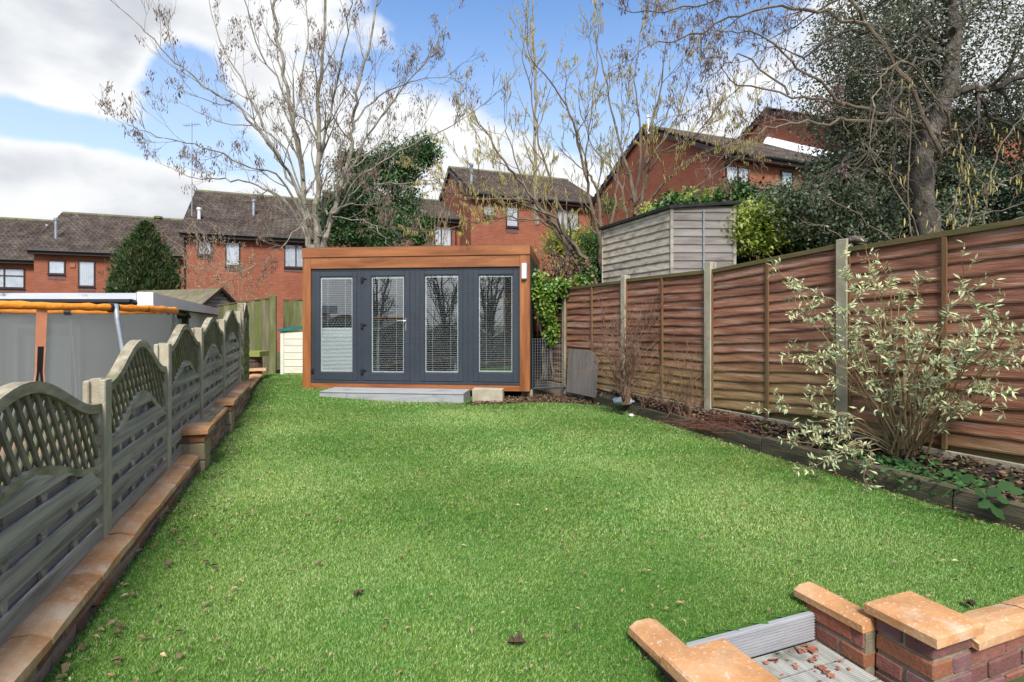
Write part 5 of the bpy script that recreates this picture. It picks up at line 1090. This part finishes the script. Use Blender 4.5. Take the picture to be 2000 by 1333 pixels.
conifer('rounded dark green conifer in front of the brown tiled houses', 285, 640, 440, 20, .93, 7000); conifer('small narrow conifer shoot left of the rounded conifer', 226, 640, 533, 19.6, .26, 1300, .13)
conifer('lower bushy conifer mass right of the rounded conifer', 318, 640, 500, 19.8, .5, 2600, .14)
# thin shrubs in front of the third house
def twiggy(name, label, cat, base, tops, Y, r0=.012, lvl=1, L=.5, mat='twig_brown', leafmat=None, nleaf=0, ls=.05, up=.3, per=3, group=None):
    root = thing(name, label, cat, base, 0, group); t = Tree(); b = Vector(base)
    for (px, py, dY) in tops:
        e = P(px, py, Y+dY); mdp = b.lerp(e, .5)+Vector(((e.x-b.x)*-.12, 0, (e.z-b.z)*.12)); c, rr = t.limb([b+Vector((random.uniform(-.05, .05), random.uniform(-.04, .04), 0)), mdp, e], r0, r0*.4, 4, .015)
        t.spawn(c, rr, per, L, lvl, a0=.35, up=up, kids=(1, 3), wob=.3, rmin=r0*.25)
    unbase(t.m.build('stems', mat, root), root)
    if leafmat:
        pts = np.array([tuple(p) for p, d in t.tips+t.mid]); pos, _i = clumps(pts, nleaf, ls*.6); unbase(stuff(leaves('leaves', leafmat, pos, ls, root, .6)), root)
    return root
twiggy('dried_shrub', 'dried pale flowered shrub beyond the small mossy shed', 'shrub', P(465, 640, 18), [(435, 500, 0), (460, 490, .2), (490, 520, 0), (500, 560, 0), (430, 550, 0), (475, 540, .3), (450, 560, 0), (510, 585, 0)], 18, .012, 2, .5, 'stem_tan', 'leaf_dried', 900, .055)
twiggy('bare_shrub', 'leafless shrub in front of the downpipe of the middle left house', 'shrub', P(385, 640, 18.5), [(370, 480, 0), (390, 470, 0), (410, 500, 0), (395, 530, 0), (360, 520, 0), (430, 480, 0)], 18.5, .012, 2, .6, 'stem_tan', 'leaf_dried', 300, .045)
twiggy('bare_shrub', 'bare twiggy shrub against the roof left of the gabled middle house', 'shrub', P(850, 640, 14.2), [(840, 400, 0), (860, 420, 0), (880, 400, .2), (830, 440, 0), (870, 460, 0), (850, 380, 0)], 14.2, .012, 2, .5, 'stem_tan', 'leaf_dried', 200, .04)
twiggy('bare_shrub', 'tangled leafless stems between the garden office and the timber shed', 'shrub', P(1090, 640, 10.2), [(1060, 520, 0), (1080, 500, 0), (1110, 510, .1), (1130, 530, 0), (1050, 540, 0), (1090, 540, 0), (1075, 470, 0), (1115, 480, 0)], 10.2, .012, 2, .4, 'bark_dark')
# bare shrub in the bed
twiggy('bare_shrub', 'leafless brown shrub standing in the bed against the second fence post', 'shrub', P(1222, 790, 7.35), [(1170, 720, .1), (1190, 690, 0), (1205, 650, .2), (1222, 640, 0), (1240, 680, .1), (1262, 650, 0), (1290, 660, .1), (1180, 640, .3), (1300, 700, 0), (1200, 700, -.2), (1250, 620, .2), (1160, 690, .3), (1275, 600, 0), (1215, 730, -.1), (1170, 610, .4), (1230, 700, -.1), (1255, 730, 0), (1195, 745, 0)], 7.35, .011, 2, .26, 'twig_brown', per=6)
twiggy('bare_shrub', 'thin bare stems arching in front of the third fence panel', 'shrub', P(1340, 830, 6.6), [(1300, 760, 0), (1320, 700, 0), (1360, 720, 0), (1385, 690, .1), (1410, 760, 0), (1290, 730, .2), (1350, 780, 0)], 6.6, .008, 2, .24, 'twig_brown', per=5)
for k, (px, py) in enumerate(((1255, 800), (1310, 815))):
    twiggy('bare_shrub', ('low brown twigs right of the pale blue bag', 'low brown twigs sprawling behind the middle of the timber edging')[k], 'shrub', G(px, py, .1), [(px-30, py-50, 0), (px+30, py-50, 0), (px+50, py-25, 0), (px-10, py-70, 0), (px+15, py-35, 0)], G(px, py, .1).y, .007, 2, .2, 'twig_brown', per=5)
# heap of cut stems
tw = thing('twig_heap', 'heap of cut reddish brown stems lying in the bed', 'twigs', G(1440, 838, .1)); m = MB(); b = Vector(tw.location)
for k in range(330):
    heap = k < 190; a = random.gauss(2.2, .5); L = random.uniform(.12, .42); cx_ = Vector((random.gauss(0, .13), random.gauss(.12, .13), abs(random.gauss(.03, .06)))) if heap else Vector((random.gauss(-.22, .25), random.gauss(.05, .16), random.uniform(.0, .05)))
    dz = random.uniform(-.1, .35) if heap else random.uniform(-.06, .06); d = Vector((math.cos(a), math.sin(a), dz)).normalized(); n_ = Vector((random.gauss(0, .02), random.gauss(0, .02), random.gauss(.01, .02)))
    m.tube([cx_-d*L*.5, cx_+n_, cx_+d*L*.5], [.0035, .003, .002], 3, cap=False)
stuff(m.build('stems', 'twig_red', tw))
# pale leaved shrub on the right
bd = thing('buddleja', 'sprawling shrub with silvery yellow leaves in front of the red fence', 'shrub', G(1765, 905, .1)); t = Tree(); b = Vector(bd.location); Yb = b.y
L2 = []
for (px, py, dY) in ((1650, 530, .1), (1665, 560, 0), (1700, 520, .1), (1740, 545, 0), (1765, 570, -.1), (1640, 600, -.1), (1690, 600, 0), (1780, 600, .1), (1760, 640, -.2), (1810, 660, 0), (1855, 610, .0), (1880, 545, -.15), (1900, 690, -.2), (1940, 660, -.3), (1960, 700, -.4), (1985, 640, -.5),
                     (1600, 690, .1), (1620, 740, .0), (1570, 700, .1), (1560, 600, .2), (1540, 550, .2), (1575, 625, .1), (1720, 670, -.1), (1660, 680, 0), (1820, 720, -.2), (1860, 730, -.3), (1920, 755, -.4), (1980, 760, -.5), (1700, 740, 0), (1740, 700, -.2), (1520, 798, .3), (1590, 840, 0), (1600, 800, .1), (1700, 640, .1), (1780, 690, .1), (1840, 700, .05), (1610, 900, -.35), (1640, 880, -.3), (1690, 920, -.4), (1590, 865, -.2), (1900, 790, -.4), (1805, 800, -.3), (1890, 700, -.3), (1930, 640, -.3), (1650, 640, 0), (1720, 560, 0)):
    e = P(px, py, Yb+.05+dY); e.y = min(e.y, (5.63-e.x)/.486-.12) if (5.63-e.x)/.486 < e.y+.12 else e.y; e = P(px, py, e.y)
    md = b.lerp(e, .5)+Vector((random.gauss(0, .05), random.gauss(0, .03), .06+abs(e.x-b.x)*.12)); c, rr = t.limb([b+Vector((random.uniform(-.10, .10), random.uniform(-.06, .06), 0)), md, e], .0095 if py < 800 else .005, .0028, 5, .012); L2.append(c)
    t.spawn(c, rr, 3, .22, 1, a0=.40, up=.05, kids=(1, 2), wob=.40, rmin=.002)
for (px, py) in ((1770, 640), (1735, 760), (1800, 770)): t.limb([b, b.lerp(P(px, py, Yb), .5), P(px, py, Yb)], .022, .012, 8, .01)
t.m.build('stems', 'stem_tan', bd); tips = [(c[-1], (c[-1]-c[-2]).normalized()) for c in L2]*3+t.tips*1
A = []; X = []
for (p, d) in tips:
    for q in range(random.randint(5, 9)):
        back = random.random()*.10; th = random.uniform(0, 6.28); side = d.orthogonal(); side.rotate(Matrix.Rotation(th, 3, d)); A.append(tuple(p-d*back)); X.append(tuple((side*1.0+d*.65).normalized()))
A = np.array(A); X = np.array(X); o = leaves('leaves', 'leaf_buddleja', A+rng.normal(size=A.shape)*.006, .052, bd, .30, axis=X, axj=.18, nrm=np.tile([0, -.4, 1.], (len(A), 1)), nrmj=.6); stuff(o)
m = MB()
for (p, d) in random.sample(t.tips, 16): m.tube([p, p+Vector((.01, 0, -.04)), p+Vector((.012, 0, -.09))], [.005, .008, .003], 5)
stuff(m.build('dead_flowers', 'bark_dark', bd))
for o in list(bd.children): unbase(o, bd)
# low plants in the bed
def cover(name, label, cat, spots, n, size, mat, z=.13, sp=.13, kind=None, aspect=.75):
    root = thing(name, label, cat, G(*spots[0][:2], .1)); P_ = np.array([tuple(G(px, py, z)) for (px, py) in spots]); pos, _i = clumps(P_, n, np.array([sp, sp*.7, .035])); pos[:, 2] = np.abs(pos[:, 2]-.06)+.06
    o = leaves('leaves', mat, pos, size, root, aspect, axis=rng.normal(size=(n, 3))*np.array([1, 1, .3]), axj=.1, nrm=np.tile([0, -.3, 1.], (n, 1)), nrmj=.4); unbase(stuff(o), root); return root
cover('ground_cover', 'low dark green bramble leaves beneath the pale shrub', 'ground cover', [(1680, 890), (1720, 905), (1760, 915), (1800, 930), (1850, 940), (1880, 955), (1830, 905), (1780, 890), (1740, 885), (1610, 860), (1640, 870)], 1500, .045, 'leaf_bramble')
cover('berry_bush', 'low evergreen with tiny red berries in the shaded bed', 'plant', [(1790, 870), (1830, 875), (1690, 860), (1600, 850), (1650, 862)], 500, .03, 'leaf_dark', z=.2)
bb = bpy.data.objects['berry_bush']; m = MB()
for k in range(44):
    px, py = random.choice(((1800, 870), (1830, 872), (1700, 862), (1600, 850), (1640, 865))); c = G(px, py, .2)+Vector((random.gauss(0, .09), random.gauss(0, .05), random.gauss(.04, .03)))-bb.location; m.tube([c, c+Vector((0, 0, .004)), c+Vector((0, 0, .008))], [.003, .0048, .003], 6)
stuff(m.build('berries', 'berry', bb))
pr = cover('primula', 'small yellow green plant with orange leaves at the foot of the fence', 'plant', [(1500, 842), (1535, 838)], 90, .05, 'leaf_golden', sp=.05)
cover('leaf_plant', 'dead orange brown leaves round the yellow green plant', 'leaves', [(1520, 845), (1550, 850)], 60, .05, 'leaf_dead', sp=.08)
# bramble spray hanging over the edging at the right
br = thing('bramble', 'bramble spray with broad green leaves hanging over the timber edging', 'bramble', G(1950, 1000, .1)); bl_ = Vector(br.location); m = MB()
stems_ = [[(1990, 930), (1960, 935), (1935, 965)], [(2010, 960), (1985, 985), (1965, 1000)], [(1880, 950), (1860, 955), (1840, 972)]]
for L in stems_: m.tube([P(x, y, 3.42) for x, y in L], .003, 5)
m.build('stems', 'leaf_bramble', br)
for (px, py, s_, a) in ((1915, 965, .10, 2.8), (1922, 985, .10, 3.6), (1948, 1000, .12, 5.2), (1942, 962, .09, .6), (1965, 950, .10, .4), (1905, 945, .07, 2.6), (1985, 960, .09, 0.1), (1960, 978, .08, 5.8), (1870, 930, .09, 2.2), (1850, 925, .08, 3.0), (1890, 935, .08, .9)):
    m = MB(); V = []; K = 9; c0 = P(px, py, 3.40-.02*random.random()); dx_ = Vector((math.cos(a), -.25, math.sin(a)*.75)); up_ = Vector((0, -.75, .65)); sd = dx_.cross(up_).normalized(); dx_.normalize()
    for i in range(K):
        f = i/(K-1); w_ = s_*.40*math.sin(math.pi*min(1, f*1.02+.0))**.75*(1.0 if i % 2 else .86)*(1-.25*f); c1 = c0+dx_*s_*(f-.5); V += [c1+sd*w_+Vector((0, 0, .1*w_)), c1-Vector((0, 0, .02*s_)), c1-sd*w_+Vector((0, 0, .1*w_))]
    m.add(V, [(3*i+q, 3*i+q+1, 3*i+q+4, 3*i+q+3) for i in range(K-1) for q in (0, 1)]); m.build('leaf', 'leaf_bramble', br)
for o in br.children: unbase(o, br)
# catkin hung hazel shoots right behind the fence on the right
hz = thing('hazel_shrub', 'bare hazel shoots with long yellow catkins just behind the right fence', 'shrub', P(1800, 560, 5.3)); t = Tree()
for (L, dY) in (([(1800, 560), (1790, 450), (1720, 330), (1690, 275)], -.1), ([(1900, 560), (1920, 440), (1925, 380), (1880, 290)], 0), ([(1925, 380), (1950, 300), (2000, 220)], .1), ([(1925, 380), (1970, 350), (2020, 330)], 0), ([(1800, 560), (1776, 420), (1776, 200)], .1), ([(1860, 560), (1890, 440), (1900, 380), (1880, 330)], .1),
                ([(1800, 560), (1740, 470), (1640, 400)], .1), ([(1790, 560), (1800, 480), (1830, 430), (1870, 400)], 0), ([(1850, 560), (1850, 480), (1900, 430), (1990, 400)], .1), ([(1720, 560), (1700, 500), (1640, 460), (1600, 440)], .1), ([(1880, 560), (1860, 430), (1880, 340)], 0), ([(1930, 560), (1960, 450), (2010, 420)], 0)):
    c, rr = t.limb(PX(L, 5.3, dY), .010, .004, 5, .012); t.spawn(c, rr, 3, .22, 1, a0=.4, up=.2, kids=(1, 2), wob=.25, rmin=.0022)
unbase(t.m.build('branches', 'bark_hazel', hz), hz); cp = [p for p, d in t.tips if p.x/p.y > .70]; cp += [P(*q, 5.3) for q in ((1935, 240), (1942, 250), (1950, 262), (1955, 275), (1960, 285), (1925, 330), (1935, 335), (1945, 335), (1990, 350), (1995, 355), (1985, 352), (1885, 340), (1830, 370), (1945, 365), (1885, 410), (1812, 430), (1825, 440))]
c_ = catkins('catkins', cp*1, hz, .075, .0085); unbase(c_, hz)

# ================================================================== LITTER ON THE TURF
def scatter(n, f, size, mat, name, label, zoff=.024, asp=.55, aniso=None):
    pos = []
    while len(pos) < n:
        x, y = f(); 
        if on_lawn(np.array([x]), np.array([y]))[0]: pos.append((x, y, float(lawn_h(np.array(x), np.array(y)))+zoff))
    pos = np.array(pos); o = leaves(name, mat, pos, size, None, asp, axis=rng.normal(size=(n, 3))*np.array([1, 1, .12]), axj=.02, nrm=np.tile([0, 0, 1.], (n, 1)), nrmj=.25, var=.5, fold=.6); return tag(o, label, 'leaves', kind='stuff')
# tall growth behind the camera, mirrored in the panes
_r = thing('garden_tree', 'dark tree mirrored in the upper halves of the garden office panes', 'tree', (-7.4, -5.5, 0))
_t = Tree()
for (x_, y_, s_) in ((-2.6, 0, 1.0), (.6, -.6, .85), (3.0, .4, .8)):
    for k in range(5):
        e = Vector((x_+random.uniform(-1.2, 1.2), y_+random.uniform(-.6, .6), 4.6*s_+random.uniform(-.6, .6))); c, rr = _t.limb([Vector((x_, y_, -.2)), Vector((x_, y_, 1.2*s_)).lerp(e, .3), e], .09, .03, 6, .03); _t.spawn(c, rr, 9, 1.0, 2, a0=.2, up=.2, kids=(3, 4), wob=.25, rmin=.009)
_t.m.build('branches', 'bark_dark', _r)
def uni():
    y = 1.5+10*random.random()**.9; return random.uniform(-LC+LT*y, edge_r(y)), y
scatter(2600, uni, .026, 'leaf_dead', 'leaf_litter', 'tiny pale leaf scraps and seeds strewn all over the turf', asp=.36)
scatter(700, uni, .030, 'leaf_mulch', 'dark_leaf_litter', 'small dark leaf scraps strewn over the whole turf', asp=.4)
def ledge(): y = random.uniform(1.7, 9); return -LC+LT*y+abs(random.gauss(0, .22)), y
scatter(420, ledge, .034, 'leaf_mulch', 'dark_leaf_litter', 'dark leaf crumbs gathered along the left wall')
def farl(): y = random.uniform(8.0, 11.8); return random.uniform(-5.2, -2.5), y
scatter(200, farl, .03, 'leaf_mulch', 'dark_leaf_litter', 'dark leaf crumbs on the turf in the far left corner')
def stepf(): return random.gauss(-.9, .8), 8.55-abs(random.gauss(0, .25))
scatter(150, stepf, .032, 'leaf_mulch', 'dark_leaf_litter', 'dark leaf scraps on the turf in front of the deck step')
def rside(): y = random.uniform(3.2, 8.6); return edge_r(y)-abs(random.gauss(0, .12)), y
scatter(160, rside, .028, 'leaf_dead', 'leaf_litter', 'brown leaves lying along the timber edging')
for k, (px, py, s_, lab) in enumerate(((1010, 1256, .075, 'curled dark brown leaf at the bottom centre of the turf'), (1893, 1180, .06, 'dark brown leaf behind the wall coping at the bottom right'), (230, 968, .05, 'dark leaf lying nearest the low wall on the left'), (700, 1160, .05, 'reddish leaf on the turf left of the bottom centre'))):
    g_ = G(px, py, .02); m = MB(); V = []; K = 7
    for i in range(K):
        f = i/(K-1); w_ = s_*.34*math.sin(math.pi*f)**.7; V += [(s_*(f-.5), w_, .012+.35*w_+.01*math.sin(i*2)), (s_*(f-.5), .004*math.sin(i*3), .004), (s_*(f-.5), -w_, .010+.5*w_)]
    m.add(V, [(3*i+q, 3*i+q+1, 3*i+q+4, 3*i+q+3) for i in range(K-1) for q in (0, 1)]); o = m.build('dead_leaf', 'leaf_mulch'); o.location = (g_.x, g_.y, .016); o.rotation_euler = (0, 0, k*1.3); tag(o, lab, 'leaf')
# mulch beside the garden room and in the bed
n = 5200; x = -.6+2.2*rng.random(n); y = 8.45+1.1*rng.random(n); k = (y > 8.62-.06*np.abs(x)+.12*np.sin(x*3.1)-.03) & (x < edge_r(y)) & (x > -.5-.3*(9.3-y)); pos = np.stack([x, y, -.004+.03*rng.random(n)], 1)[k]
o = leaves('leaf_mulch', 'leaf_mulch', pos, .04, None, .6, axis=rng.normal(size=(len(pos), 3))*np.array([1, 1, .3]), axj=.05, nrm=np.tile([0, 0, 1.], (len(pos), 1)), nrmj=.5); tag(o, 'brown leaf mulch between the garden office and the planting bed', 'mulch', kind='stuff')
n = 6000; y = 2.6+6.9*rng.random(n); x0 = edge_r(y)+.1; x = x0+(fence_rx(y)-x0-.03)*rng.random(n); k = x > x0; pos = np.stack([x, y, .10+.12*sst(x, fence_rx(y)-.35, fence_rx(y)-.02)+.015*rng.random(n)], 1)[k]
o = leaves('bed_litter', 'leaf_mulch', pos, .045, None, .6, axis=rng.normal(size=(len(pos), 3))*np.array([1, 1, .3]), axj=.05, nrm=np.tile([0, 0, 1.], (len(pos), 1)), nrmj=.6); tag(o, 'dead brown leaves covering the soil of the planting bed', 'leaves', kind='stuff')

# ================================================================== GROUPS
for o in C.objects:
    if o.parent or 'label' not in o or o.get('group'): continue
    b_ = o.name.split('.')[0]
    gp = {'brick_house': 'brick houses on the hillside', 'hazel_tree': 'bare hazels with catkins', 'conifer': 'conifers in front of the tiled houses', 'bare_shrub': 'leafless shrubs', 'dead_leaf': 'large dead leaves on the turf',
          'garden_wall': 'low brick walls with sandstone coping', 'variegated_holly': 'pale edged hollies', 'evergreen_tree': 'broad evergreens'}.get(b_)
    if gp: o['group'] = gp
